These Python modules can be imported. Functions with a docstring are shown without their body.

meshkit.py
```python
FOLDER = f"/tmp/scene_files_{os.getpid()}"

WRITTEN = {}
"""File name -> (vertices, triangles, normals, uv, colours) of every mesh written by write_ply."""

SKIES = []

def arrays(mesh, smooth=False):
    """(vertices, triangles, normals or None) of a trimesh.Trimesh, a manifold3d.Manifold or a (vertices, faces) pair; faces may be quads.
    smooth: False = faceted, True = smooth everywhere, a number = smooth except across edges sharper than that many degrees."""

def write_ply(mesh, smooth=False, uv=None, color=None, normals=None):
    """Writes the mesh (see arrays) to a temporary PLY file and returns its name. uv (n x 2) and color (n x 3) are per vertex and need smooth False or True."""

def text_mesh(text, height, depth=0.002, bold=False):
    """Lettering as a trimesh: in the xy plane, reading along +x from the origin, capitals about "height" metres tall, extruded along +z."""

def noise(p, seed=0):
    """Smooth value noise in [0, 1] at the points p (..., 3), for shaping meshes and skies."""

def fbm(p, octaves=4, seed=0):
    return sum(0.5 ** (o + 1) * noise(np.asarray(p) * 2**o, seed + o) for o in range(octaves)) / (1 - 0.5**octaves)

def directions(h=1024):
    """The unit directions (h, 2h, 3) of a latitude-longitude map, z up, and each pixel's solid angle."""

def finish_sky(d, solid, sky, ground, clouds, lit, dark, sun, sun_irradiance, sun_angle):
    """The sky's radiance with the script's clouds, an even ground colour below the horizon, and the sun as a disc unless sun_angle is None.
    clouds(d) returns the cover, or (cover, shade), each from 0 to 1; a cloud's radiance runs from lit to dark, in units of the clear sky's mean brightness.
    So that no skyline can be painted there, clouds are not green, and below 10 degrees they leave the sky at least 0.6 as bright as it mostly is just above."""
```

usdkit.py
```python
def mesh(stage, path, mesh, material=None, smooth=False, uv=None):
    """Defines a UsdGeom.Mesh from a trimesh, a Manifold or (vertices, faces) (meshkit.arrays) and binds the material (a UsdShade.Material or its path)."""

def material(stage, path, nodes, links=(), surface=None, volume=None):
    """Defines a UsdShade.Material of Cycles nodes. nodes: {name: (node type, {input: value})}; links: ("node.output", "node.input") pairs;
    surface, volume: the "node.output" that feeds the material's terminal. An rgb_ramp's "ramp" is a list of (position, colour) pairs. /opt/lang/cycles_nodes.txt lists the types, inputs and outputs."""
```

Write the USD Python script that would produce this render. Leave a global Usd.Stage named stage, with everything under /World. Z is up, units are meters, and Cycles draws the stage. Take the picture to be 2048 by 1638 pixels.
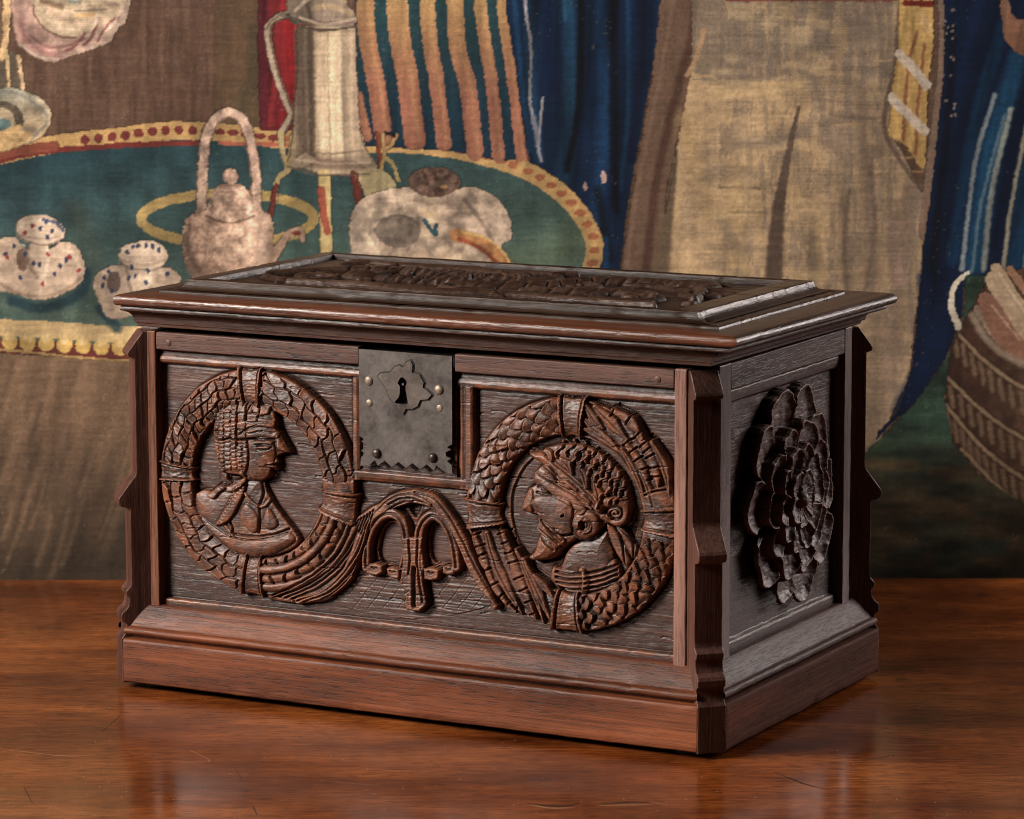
import math, random
import numpy as np, trimesh, manifold3d
import usdkit, meshkit
from meshkit import noise, fbm
from pxr import Usd, UsdGeom, UsdLux, UsdShade, Gf, Sdf, Vt

random.seed(7)
rng = np.random.default_rng(7)
stage = Usd.Stage.CreateInMemory()
UsdGeom.SetStageUpAxis(stage, 'Z')
UsdGeom.Xform.Define(stage, '/World')
UsdGeom.Scope.Define(stage, '/World/Looks')

# ------------------------------------------------------------------ camera
CAM = np.array([1.5159, -2.2221, 0.6209]); YAW, PITCH, ROLL = -0.4859, -0.1546, -0.0017
FPX = 7336.9                                   # focal length for a picture 2048 wide
EXPOSURE = 0.0
def _axes():
    f = np.array([math.sin(YAW)*math.cos(PITCH), math.cos(YAW)*math.cos(PITCH), math.sin(PITCH)])
    r = np.array([math.cos(YAW), -math.sin(YAW), 0.]); u = np.cross(r, f)
    c, s = math.cos(ROLL), math.sin(ROLL)
    return c*r + s*u, -s*r + c*u, f
AR, AU, AF = _axes()
cam = UsdGeom.Camera.Define(stage, '/World/camera')
cam.CreateFocalLengthAttr(36*FPX/2048); cam.CreateHorizontalApertureAttr(36.0); cam.CreateVerticalApertureAttr(36*819/1024)
cam.CreateClippingRangeAttr(Gf.Vec2f(0.05, 100))
cam.CreateFStopAttr(15.0); cam.CreateFocusDistanceAttr(2.63); cam.CreateExposureAttr(EXPOSURE)
M = np.eye(4); M[0, :3] = AR; M[1, :3] = AU; M[2, :3] = -AF; M[3, :3] = CAM
UsdGeom.Xformable(cam).AddTransformOp().Set(Gf.Matrix4d(*M.ravel().tolist()))

def at(x, y, axis, val):
    """the point where the view ray of a 2048-wide picture's pixel meets the plane axis = val"""
    d = AF + AR*(x-1024)/FPX - AU*(y-819)/FPX
    return CAM + d*(val-CAM[axis])/d[axis]
def to_px(P):
    d = np.asarray(P) - CAM; z = d @ AF
    return 1024 + FPX*(d @ AR)/z, 819 - FPX*(d @ AU)/z

# ------------------------------------------------------------------ lamps
def look(frm, to):
    frm, to = np.array(frm, float), np.array(to, float)
    z = frm - to; z /= np.linalg.norm(z); x = np.cross([0, 0, 1.], z); x /= np.linalg.norm(x); y = np.cross(z, x)
    m = np.eye(4); m[0, :3] = x; m[1, :3] = y; m[2, :3] = z; m[3, :3] = frm
    return Gf.Matrix4d(*m.ravel().tolist())
def rect(name, frm, to, w, h, power, color):
    l = UsdLux.RectLight.Define(stage, '/World/' + name)
    l.CreateWidthAttr(w); l.CreateHeightAttr(h); l.CreateIntensityAttr(power); l.CreateColorAttr(Gf.Vec3f(*color))
    UsdGeom.Xformable(l).AddTransformOp().Set(look(frm, to))
rect('softbox', (-1.35, -1.80, 1.40), (0.25, 0.1, 0.17), 0.9, 0.9, 70.0, (1.0, 0.93, 0.85))
rect('fill_lamp', (1.75, 1.95, 0.95), (0.48, 0.15, 0.17), 1.0, 1.0, 16.0, (1.0, 0.87, 0.82))
rect('overhead_bounce_fill', (0.3, -1.6, 3.0), (0.3, 0.2, 0.0), 1.6, 1.6, 0.8, (1.0, 0.95, 0.88))  # added dim overhead panel, stands in for bounce from the room

# ------------------------------------------------------------------ helpers
used = {}
def numbered(parent, name):
    k = (parent, name); n = used.get(k, 0); used[k] = n + 1
    return f'{parent}/{name}' + (f'_{n:03d}' if n else '')
def thing(name, label, cat, loc=(0, 0, 0), rotz=0., group=None):
    x = UsdGeom.Xform.Define(stage, numbered('/World', name))
    x.AddTranslateOp().Set(Gf.Vec3d(*map(float, loc))); x.AddRotateZOp().Set(float(rotz))
    p = x.GetPrim(); p.SetCustomDataByKey('label', label); p.SetCustomDataByKey('category', cat)
    if group: p.SetCustomDataByKey('group', group)
    return p
def obj(name, mesh, m, parent, smooth=30, label=None):
    path = numbered(str(parent.GetPath()), name)
    g = usdkit.mesh(stage, path, mesh, m, smooth=smooth).GetPrim()
    if label: g.SetCustomDataByKey('label', label)
    return g
def raw(name, v, f, n, m, parent, prim=None, label=None):
    """a mesh with given normals and primvars {name: (type, array)}"""
    path = numbered(str(parent.GetPath()), name)
    g = UsdGeom.Mesh.Define(stage, path)
    g.CreatePointsAttr(Vt.Vec3fArray.FromNumpy(v.astype(np.float32)))
    g.CreateFaceVertexCountsAttr(Vt.IntArray.FromNumpy(np.full(len(f), f.shape[1], np.int32)))
    g.CreateFaceVertexIndicesAttr(Vt.IntArray.FromNumpy(f.astype(np.int32).ravel()))
    g.CreateSubdivisionSchemeAttr('none')
    if n is not None:
        g.CreateNormalsAttr(Vt.Vec3fArray.FromNumpy(n.astype(np.float32))); g.SetNormalsInterpolation('vertex')
    for k, (t, a) in (prim or {}).items():
        pv = UsdGeom.PrimvarsAPI(g).CreatePrimvar(k, t, 'vertex')
        pv.Set((Vt.Vec3fArray if a.ndim == 2 else Vt.FloatArray).FromNumpy(np.ascontiguousarray(a, np.float32)))
    UsdShade.MaterialBindingAPI.Apply(g.GetPrim()).Bind(m)
    if label: g.GetPrim().SetCustomDataByKey('label', label)
    return g.GetPrim()
def cr(pts, closed=False, n=6):
    """Catmull-Rom through the points"""
    p = np.asarray(pts, float); k = len(p)
    if closed: q = np.vstack([p[-1], p, p[0], p[1]]); m = k
    else: q = np.vstack([2*p[0]-p[1], p, 2*p[-1]-p[-2]]); m = k-1
    t = np.linspace(0, 1, n, endpoint=False)[:, None]; out = []
    for i in range(m):
        a, b, c, d = q[i], q[i+1], q[i+2], q[i+3]
        out.append(.5*((2*b) + (c-a)*t + (2*a-5*b+4*c-d)*t**2 + (3*b-a-3*c+d)*t**3))
    if not closed: out.append(p[-1:])
    return np.vstack(out)
def lin(c):
    c = np.asarray(c, float)/255.
    return np.where(c <= .04045, c/12.92, ((c+.055)/1.055)**2.4)
def rbox(x0, x1, y0, y1, z0, z1, r=.0012):
    s = manifold3d.Manifold.sphere(r, 10)
    pts = [s.translate((x, y, z)) for x in (x0+r, x1-r) for y in (y0+r, y1-r) for z in (z0+r, z1-r)]
    return manifold3d.Manifold.batch_hull(pts)
def tm(m):
    if hasattr(m, 'to_mesh'):
        k = m.to_mesh(); return trimesh.Trimesh(np.array(k.vert_properties[:, :3]), np.array(k.tri_verts), process=False)
    return m
def fine(m, L=.006, amp=.00025, seed=0, freq=90):
    """refine a board and make its surface slightly uneven, as if planed by hand"""
    if hasattr(m, 'refine_to_length'):
        m = tm(m.refine_to_length(L))
    v = np.array(m.vertices); m = trimesh.Trimesh(v, m.faces, process=False)
    d = np.stack([fbm(v*freq + 31*i + 7*seed, 3) - .5 for i in range(3)], 1)
    m.vertices = v + d*2*amp
    return m

# ------------------------------------------------------------------ materials
T3, TF = Sdf.ValueTypeNames.Color3fArray, Sdf.ValueTypeNames.FloatArray
def wood(name, axis, dark, mid, worn, rough=.42, edge=.8, attr=False, pore=.5, bump=.28, coat=0., big=1., spec=.32):
    s = [420., 420., 420.]; s[axis] = 9.
    b = [26.*big]*3; b[axis] = 3.5*big
    p = [1050.]*3; p[axis] = 60.
    nodes = {
        'geo': ('geometry', {}),
        'm1': ('mapping', {'scale': b}), 'm2': ('mapping', {'scale': s}), 'm3': ('mapping', {'scale': p}),
        'n1': ('noise_texture', {'scale': 1., 'detail': 4., 'roughness': .6}),
        'n2': ('noise_texture', {'scale': 1., 'detail': 5., 'roughness': .62}),
        'n3': ('noise_texture', {'scale': 1., 'detail': 2., 'roughness': .5}),
        'r1': ('rgb_ramp', {'ramp': [(.3, dark), (.7, mid)]}),
        'r2': ('rgb_ramp', {'ramp': [(.30, (.42,)*3), (.46, (.84,)*3), (.66, (1.25,)*3)]}),
        'r3': ('rgb_ramp', {'ramp': [(.39, (0, 0, 0)), (.46, (1, 1, 1))]}),
        'c1': ('mix_color', {'blend_type': 'multiply', 'fac': .9, 'use_clamp': False}), 'oi': ('object_info', {}), 'om': ('map_range', {'from_min': 0., 'from_max': 1., 'to_min': .78, 'to_max': 1.22}), 'cv': ('vector_math', {'math_type': 'scale'}),
        'pinv': ('map_range', {'from_min': 0., 'from_max': 1., 'to_min': 1-pore, 'to_max': 1.}),
        'c2': ('mix_color', {'blend_type': 'multiply', 'fac': 1.}), 'pm': ('map_range', {'from_min': .38, 'from_max': .62, 'to_min': 1., 'to_max': .25, 'clamp': True}),
        'wn': ('noise_texture', {'scale': 60., 'detail': 4., 'roughness': .65}),
        'wr': ('map_range', {'from_min': .35, 'from_max': .65, 'to_min': .1, 'to_max': 1., 'clamp': True}),
        'wm': ('math', {'math_type': 'multiply', 'use_clamp': True}),
        'wk': ('math', {'math_type': 'multiply', 'value2': edge, 'use_clamp': True}),
        'c3': ('mix_color', {'blend_type': 'mix', 'b': worn}),
        'rn': ('map_range', {'from_min': .3, 'from_max': .7, 'to_min': rough-.04, 'to_max': rough+.14, 'clamp': True}),
        'h1': ('math', {'math_type': 'multiply_add', 'value2': .55}),
        'bp': ('bump', {'strength': bump, 'distance': .0007}),
        'bs': ('principled_bsdf', {'specular_ior_level': spec, 'coat_weight': coat, 'coat_roughness': .22}),
    }
    links = [('geo.position', 'm1.vector'), ('geo.position', 'm2.vector'), ('geo.position', 'm3.vector'),
             ('m1.vector', 'n1.vector'), ('m2.vector', 'n2.vector'), ('m3.vector', 'n3.vector'), ('geo.position', 'wn.vector'),
             ('n1.fac', 'r1.fac'), ('n2.fac', 'r2.fac'), ('n3.fac', 'r3.fac'),
             ('r1.color', 'c1.a'), ('r2.color', 'c1.b'), ('r3.color', 'pinv.value'),
             ('c1.result', 'c2.a'), ('pinv.result', 'c2.b'), ('wn.fac', 'wr.value'), ('wr.result', 'wm.value1'),
             ('wm.value', 'wk.value1'), ('wk.value', 'c3.fac'), ('n1.fac', 'pm.value'), ('pm.result', 'c2.fac'), ('c2.result', 'c3.a'), ('c3.result', 'bs.base_color'),
             ('n1.fac', 'rn.value'), ('rn.result', 'bs.roughness'),
             ('r3.color', 'h1.value1'), ('n2.fac', 'h1.value3'), ('h1.value', 'bp.height'), ('bp.normal', 'bs.normal')]
    if attr:
        nodes['at'] = ('attribute', {'attribute': 'wear'}); links.append(('at.fac', 'wm.value2'))
    else:
        nodes['bv'] = ('bevel', {'samples': 4, 'radius': .0016})
        nodes['dt'] = ('vector_math', {'math_type': 'dot_product'})
        nodes['em'] = ('map_range', {'from_min': .985, 'from_max': .86, 'to_min': 0., 'to_max': 1., 'clamp': True})
        links += [('bv.bevel', 'dt.vector1'), ('geo.normal', 'dt.vector2'), ('dt.value', 'em.value'), ('em.result', 'wm.value2')]
    return usdkit.material(stage, '/World/Looks/' + name, nodes, links, surface='bs.BSDF')

DARK, MID, WORN = (.028, .0115, .0075), (.080, .031, .018), (.19, .066, .030)
oak_x = wood('oak_along_x', 0, (.017, .0064, .004), (.056, .0195, .0105), (.24, .078, .032), rough=.38, spec=.42)
oak_y = wood('oak_along_y', 1, (.026, .012, .010), (.066, .030, .022), WORN, edge=.35)
oak_z = wood('oak_along_z', 2, (.060, .040, .036), (.135, .092, .085), WORN, edge=.4, rough=.38, spec=.5)
post = wood('oak_buttress', 2, (.034, .0145, .0105), (.100, .041, .028), WORN, rough=.40, edge=.6, pore=-.4)
stile_m = wood('oak_worn_stile', 2, (.150, .072, .054), (.27, .135, .100), (.30, .13, .075), rough=.42)
plinth_m2 = wood('oak_red_stile', 2, (.075, .027, .014), (.17, .060, .030), (.28, .10, .045), rough=.42)
rail_m = wood('oak_pale_rail', 0, (.036, .0155, .011), (.130, .056, .039), (.26, .11, .065), rough=.46, pore=.78)
nose_m = wood('oak_red_nosing', 0, (.060, .0175, .0075), (.150, .046, .018), (.42, .125, .040), rough=.32, pore=.35, spec=.36)
plinth_m = wood('oak_plinth', 0, (.036, .0095, .0045), (.200, .056, .0195), (.34, .11, .040), rough=.44, spec=.22, pore=.65)
plinth_y = wood('oak_plinth_side', 1, (.045, .0160, .0105), (.105, .037, .022), (.10, .045, .030), rough=.60, pore=.6, edge=.3, spec=.06)
base_y = wood('oak_base_side', 1, (.032, .012, .008), (.080, .030, .019), WORN, rough=.48, edge=.35, pore=.6, spec=.16)
carve_m = wood('oak_carved', 0, (.019, .0072, .0047), (.066, .0245, .0145), (.25, .078, .028), rough=.43, spec=.50, attr=True, edge=.62, pore=.5)
carve_y = wood('oak_carved_side', 1, (.024, .0125, .0105), (.052, .026, .0215), (.10, .045, .030), rough=.38, attr=True, edge=.45, pore=.45)
carve_t = wood('oak_carved_top', 0, (.012, .0060, .0042), (.036, .0165, .0105), (.10, .055, .036), rough=.34, attr=True, edge=.6, pore=.4)
lid_m = wood('oak_lid', 0, (.0105, .0048, .0028), (.032, .0140, .0070), (.12, .058, .036), rough=.42, pore=.5, edge=.9, spec=.20)
lid_y = wood('oak_lid_side', 1, (.024, .0130, .0080), (.058, .031, .0195), (.12, .058, .035), rough=.31, pore=.4, edge=.5, spec=.50)
dark_m = usdkit.material(stage, '/World/Looks/dark_interior', {'b': ('principled_bsdf', {'base_color': (.008, .005, .004), 'roughness': .9})}, [], surface='b.BSDF')
foot_m = usdkit.material(stage, '/World/Looks/felt_pad', {'g': ('geometry', {}), 'n': ('noise_texture', {'scale': 900.}), 'r': ('rgb_ramp', {'ramp': [(.3, (.012, .012, .012)), (.7, (.05, .047, .044))]}),
    'b': ('principled_bsdf', {'roughness': .95})}, [('g.position', 'n.vector'), ('n.fac', 'r.fac'), ('r.color', 'b.base_color')], surface='b.BSDF')
def metal(name, c0, c1, rough, met=.75, fleck=None, bump=.25, sc=220.):
    nodes = {'g': ('geometry', {}), 'n': ('noise_texture', {'scale': sc, 'detail': 6., 'roughness': .7}), 'n2': ('noise_texture', {'scale': 42., 'detail': 4., 'roughness': .6}),
             'r': ('rgb_ramp', {'ramp': [(.32, c0), (.68, c1)]}), 'rr': ('map_range', {'from_min': .3, 'from_max': .7, 'to_min': rough-.1, 'to_max': rough+.15, 'clamp': True}),
             'ad': ('math', {'math_type': 'multiply_add', 'value2': .5}), 'hf': ('math', {'math_type': 'multiply', 'value2': .5}),
             'bp': ('bump', {'strength': bump, 'distance': .0004}), 'b': ('principled_bsdf', {'metallic': met})}
    links = [('g.position', 'n.vector'), ('g.position', 'n2.vector'), ('n2.fac', 'hf.value1'), ('n.fac', 'ad.value1'), ('hf.value', 'ad.value3'), ('ad.value', 'r.fac'),
             ('n2.fac', 'rr.value'), ('rr.result', 'b.roughness'), ('n.fac', 'bp.height'), ('bp.normal', 'b.normal')]
    if fleck:
        nodes |= {'n4': ('noise_texture', {'scale': 150., 'detail': 5., 'roughness': .75}), 'fr': ('rgb_ramp', {'ramp': [(.66, (0, 0, 0)), (.74, (.8, .8, .8))]}), 'mx': ('mix_color', {'b': fleck})}
        links += [('g.position', 'n4.vector'), ('n4.fac', 'fr.fac'), ('fr.color', 'mx.fac'), ('r.color', 'mx.a'), ('mx.result', 'b.base_color')]
    else: links.append(('r.color', 'b.base_color'))
    return usdkit.material(stage, '/World/Looks/' + name, nodes, links, surface='b.BSDF')
iron_m = metal('blackened_iron', (.036, .028, .024), (.118, .102, .093), .50, .55, fleck=(.095, .045, .024))
iron2_m = metal('iron_rosette', (.042, .032, .027), (.125, .100, .085), .48, .55, fleck=(.26, .17, .085))
brass_m = metal('nail_bright', (.13, .10, .075), (.29, .225, .17), .50, .7)
nail_m = metal('nail_dark', (.035, .026, .022), (.085, .062, .050), .42, .7)

# ------------------------------------------------------------------ height fields
def inside(poly, X, Y):
    c = np.zeros(X.shape, bool); x0, y0 = poly[-1]
    for x1, y1 in poly:
        if y0 != y1:
            c ^= ((y0 > Y) != (y1 > Y)) & (X < (x1-x0)*(Y-y0)/(y1-y0) + x0)
        x0, y0 = x1, y1
    return c
def dist_line(pts, X, Y):
    """distance to the polyline and the position along it (0..1)"""
    best = np.full(X.shape, 1e9); par = np.zeros(X.shape)
    L = np.concatenate([[0], np.cumsum(np.linalg.norm(np.diff(pts, axis=0), axis=1))]); L /= max(L[-1], 1e-9)
    for i in range(len(pts)-1):
        a, b = pts[i], pts[i+1]; d = b-a; q = d @ d
        if q == 0: continue
        t = np.clip(((X-a[0])*d[0] + (Y-a[1])*d[1])/q, 0, 1)
        e = (X-a[0]-t*d[0])**2 + (Y-a[1]-t*d[1])**2
        w = e < best; best[w] = e[w]; par[w] = (L[i]+t*(L[i+1]-L[i]))[w]
    return np.sqrt(best), par

class Field:
    def __init__(s, u0, u1, v0, v1, step, warp=.0004, seed=3):
        s.u = np.linspace(u0, u1, int(round((u1-u0)/step))+1); s.v = np.linspace(v0, v1, int(round((v1-v0)/step))+1)
        U, V = np.meshgrid(s.u, s.v); s.U0, s.V0 = U, V
        P = np.stack([U*160, V*160, 0*U], -1)
        s.U = U + warp*2*(fbm(P, 3, seed)-.5); s.V = V + warp*2*(fbm(P+50, 3, seed)-.5)
        s.H = np.zeros_like(U); s.lab = np.zeros(U.shape, int)
    def win(s, pts, m):
        a, b = pts.min(0)-m, pts.max(0)+m
        i0, i1 = np.searchsorted(s.v, [a[1], b[1]]); j0, j1 = np.searchsorted(s.u, [a[0], b[0]])
        return (slice(i0, i1), slice(j0, j1))
    def apply(s, w, val, mask, mode, lab):
        H = s.H[w]
        if mode == 'add': H[mask] += val[mask]
        elif mode == 'max':
            mask = mask & (val > H); H[mask] = val[mask]
        elif mode == 'set': H[mask] = val[mask]
        elif mode == 'min':
            mask = mask & (val < H); H[mask] = val[mask]
        if lab is not None: s.lab[w][mask] = lab
    def pillow(s, poly, h, r, mode='max', base=0., lab=None, flat=0.):
        w = s.win(poly, .001); X, Y = s.U[w], s.V[w]
        if X.size == 0: return
        ins = inside(poly, X, Y); d, _ = dist_line(np.vstack([poly, poly[:1]]), X, Y)
        k = np.clip(d/r, 0, 1); p = np.sqrt(np.clip(1-(1-k)**2, 0, 1)); p = flat + (1-flat)*p
        s.apply(w, base + h*p, ins, mode, lab)
    def stroke(s, pts, w0, h, mode='max', base=0., lab=None, w1=None, wm=None, shape=.5):
        pts = np.asarray(pts); ws = [w0, w0 if wm is None else wm, w0 if w1 is None else w1]
        if wm is None: ws[1] = .5*(ws[0]+ws[2])
        w = s.win(pts, max(ws)*1.1); X, Y = s.U[w], s.V[w]
        if X.size == 0: return
        d, t = dist_line(pts, X, Y); rad = np.interp(t, [0, .5, 1], ws); k = d/np.maximum(rad, 1e-6)
        s.apply(w, base + h*np.clip(1-k**2, 0, 1)**shape, k < 1, mode, lab)
    def groove(s, pts, wd, dep):
        pts = np.asarray(pts); w = s.win(pts, wd*3); X, Y = s.U[w], s.V[w]
        if X.size == 0: return
        d, _ = dist_line(pts, X, Y); s.H[w] -= dep*np.exp(-(d/wd)**2)
    def build(s, P, N, names, mats, parent, wearscale=.0006, hi=0.):
        """P(U, V, H) -> points; N: outward direction; names: {label: (name, parent getter)}"""
        from scipy.ndimage import gaussian_filter
        V = P(s.U0, s.V0, s.H); ny, nx = s.H.shape
        du = np.gradient(V, axis=1); dv = np.gradient(V, axis=0); n = np.cross(du, dv)
        n /= np.linalg.norm(n, axis=-1, keepdims=True)
        if (n.reshape(-1, 3).mean(0) @ np.asarray(N)) < 0: n = -n; flip = True
        else: flip = False
        st = s.u[1]-s.u[0]
        wear = np.clip((s.H - gaussian_filter(s.H, .0018/st))/wearscale, 0, 1) + hi*np.clip((gaussian_filter(s.H, .0015/st)-.0045)/.004, 0, 1)*np.clip((fbm(np.stack([s.U0*75, s.V0*75, 0*s.U0], -1), 3, 61)-.46)*7, 0, 1)
        wear = np.clip(wear, 0, 1)
        idx = np.arange(ny*nx).reshape(ny, nx)
        q = np.stack([idx[:-1, :-1], idx[:-1, 1:], idx[1:, 1:], idx[1:, :-1]], -1).reshape(-1, 4)
        if flip: q = q[:, ::-1]
        lab = s.lab[:-1, :-1].ravel(); pts, n, wear = V.reshape(-1, 3), n.reshape(-1, 3), wear.ravel()
        made = {}
        for k, (name, par, label) in names.items():
            f = q[lab == k]
            if not len(f): continue
            uq, inv = np.unique(f, return_inverse=True)
            made[k] = raw(name, pts[uq], inv.reshape(-1, 4), n[uq], mats, made[par] if par is not None else parent, {'wear': (TF, wear[uq])}, label)
        return made

# ================================================================== THE CHEST
W, D, C = 0.5, 0.3057, 0.0152
HP, YB, XS = 0.0344, 0.0147, 0.031        # plinth height, body front plane, stile's outer edge
ZT, ZB = 0.2637, 0.0586
chest = thing('carved_box', 'dark carved oak casket with two portrait roundels and an iron lock plate on table', 'box')

# ---- unseen solid core, added to block light through the joints
obj('inner_carcass', rbox(.030, W-.030, .030, D-.034, .004, .2625, .001), dark_m, chest, smooth=False)

# ---- plinth boards, base mouldings and corner posts
def octo(off, z, Dd=D):
    """corner points of the chamfered rectangle, moved out by off, counter-clockwise from the front-left"""
    c = C + off*(2-math.sqrt(2))*0.0; x0, x1, y0, y1 = -off, W+off, -off, Dd+off
    k = C + off*(2-math.sqrt(2))
    return np.array([(x0+k, y0, z), (x1-k, y0, z), (x1, y0+k, z), (x1, y1-k, z), (x1-k, y1, z), (x0+k, y1, z), (x0, y1-k, z), (x0, y0+k, z)])
def run_profile(prof, a, b, nseg=70, amp=.0003, seed=0, dents=7):
    nseg = int(nseg*1.8)
    """a moulding between the mitre lines given by a(off), b(off) for the profile [(off, z)]; a and b are functions of (off, z)"""
    pr = np.asarray(prof); t = np.linspace(0, 1, nseg)[:, None]
    rows = np.array([a(o, z)*(1-t) + b(o, z)*t for o, z in pr])       # (profile, along, 3)
    mid = (rows - rows.mean((0, 1)))
    j = fbm(np.stack([rows[..., 0]*60+seed, rows[..., 1]*60, rows[..., 2]*160], -1), 3) - .5
    d = np.array([b(0, 0)-a(0, 0)])[0]; nrm = np.array([d[1], -d[0], 0.])/np.linalg.norm(d)
    edge = np.ones(nseg); edge[[0, -1]] = 0
    rows = rows + nrm*(j*2*amp*edge)[..., None]
    rows = rows + nrm*((fbm(np.stack([rows[..., 0]*11+seed, rows[..., 1]*11, 0*rows[..., 2]], -1), 2, 5)-.5)*.0012*edge)[..., None]     # slight warp along the run
    rd = np.random.default_rng(500+seed); out = np.array([o for o, z in pr]); prox = np.clip((out-np.sort(out)[len(out)//2])/(np.ptp(out)*.3+1e-9), 0, 1)
    for _ in range(dents):                           # knocks on the proud edges
        c0, wd, dp, zc = rd.uniform(.02, .98), rd.uniform(.004, .016), rd.uniform(.0003, .0011), rd.choice(pr[prox > .3, 1]) if (prox > .3).any() else pr[0, 1]
        g = np.exp(-((t[:, 0]-c0)/wd)**2)[None]*np.exp(-((pr[:, 1]-zc)/.0022)**2)[:, None]
        rows = rows - nrm*(g*dp*edge)[..., None]; rows[..., 2] -= g*dp*.5*edge
    rows[..., 2] += (fbm(rows*70+9+seed, 3)-.5)*amp*1.5*edge
    k, n = len(pr), nseg
    idx = np.arange(k*n).reshape(k, n)
    q = np.stack([idx[:-1, :-1], idx[:-1, 1:], idx[1:, 1:], idx[1:, :-1]], -1).reshape(-1, 4)
    return rows.reshape(-1, 3), q
def arc(c, r, a0, a1, n=7):
    return [(c[0]+r[0]*math.cos(math.radians(a)), c[1]+r[1]*math.sin(math.radians(a))) for a in np.linspace(a0, a1, n)]
board_prof = [(-.010, .0015), (-.0012, .0010), (0, .0022)] + [(0, z) for z in np.linspace(.006, HP-.0035, 6)] + [(-.0003, HP-.0015), (-.0014, HP-.0002), (-.006, HP+.0002)]
base_prof = [(-.0060, HP+.0002), (-.0058, .0362), (-.0040, .0368)] + arc((-.0040, .0396), (.0032, .0030), -80, 85, 8) + [(-.0046, .0432)] + \
            [(-.0052, .0440), (-.0066, .0462), (-.0088, .0496), (-.0112, .0532), (-.0136, .0560), (-.0150, .0580), (-.0165, .0588), (-.0230, .0590)]
for i, (mb, mm) in enumerate([(plinth_m, rail_m), (plinth_y, oak_y), (plinth_m, oak_x), (plinth_y, oak_y)]):
    A = lambda o, z, k=2*i: octo(o, z)[k]
    B = lambda o, z, k=2*i+1: octo(o, z)[k]
    v, f = run_profile(board_prof, A, B, seed=i, amp=.00045); obj('plinth_board', (v, f), mb, chest, smooth=50)
    v, f = run_profile(base_prof, A, B, seed=i+9, amp=.0004); obj('base_moulding', (v, f), plinth_m if i == 0 else base_y, chest, smooth=50)

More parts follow.
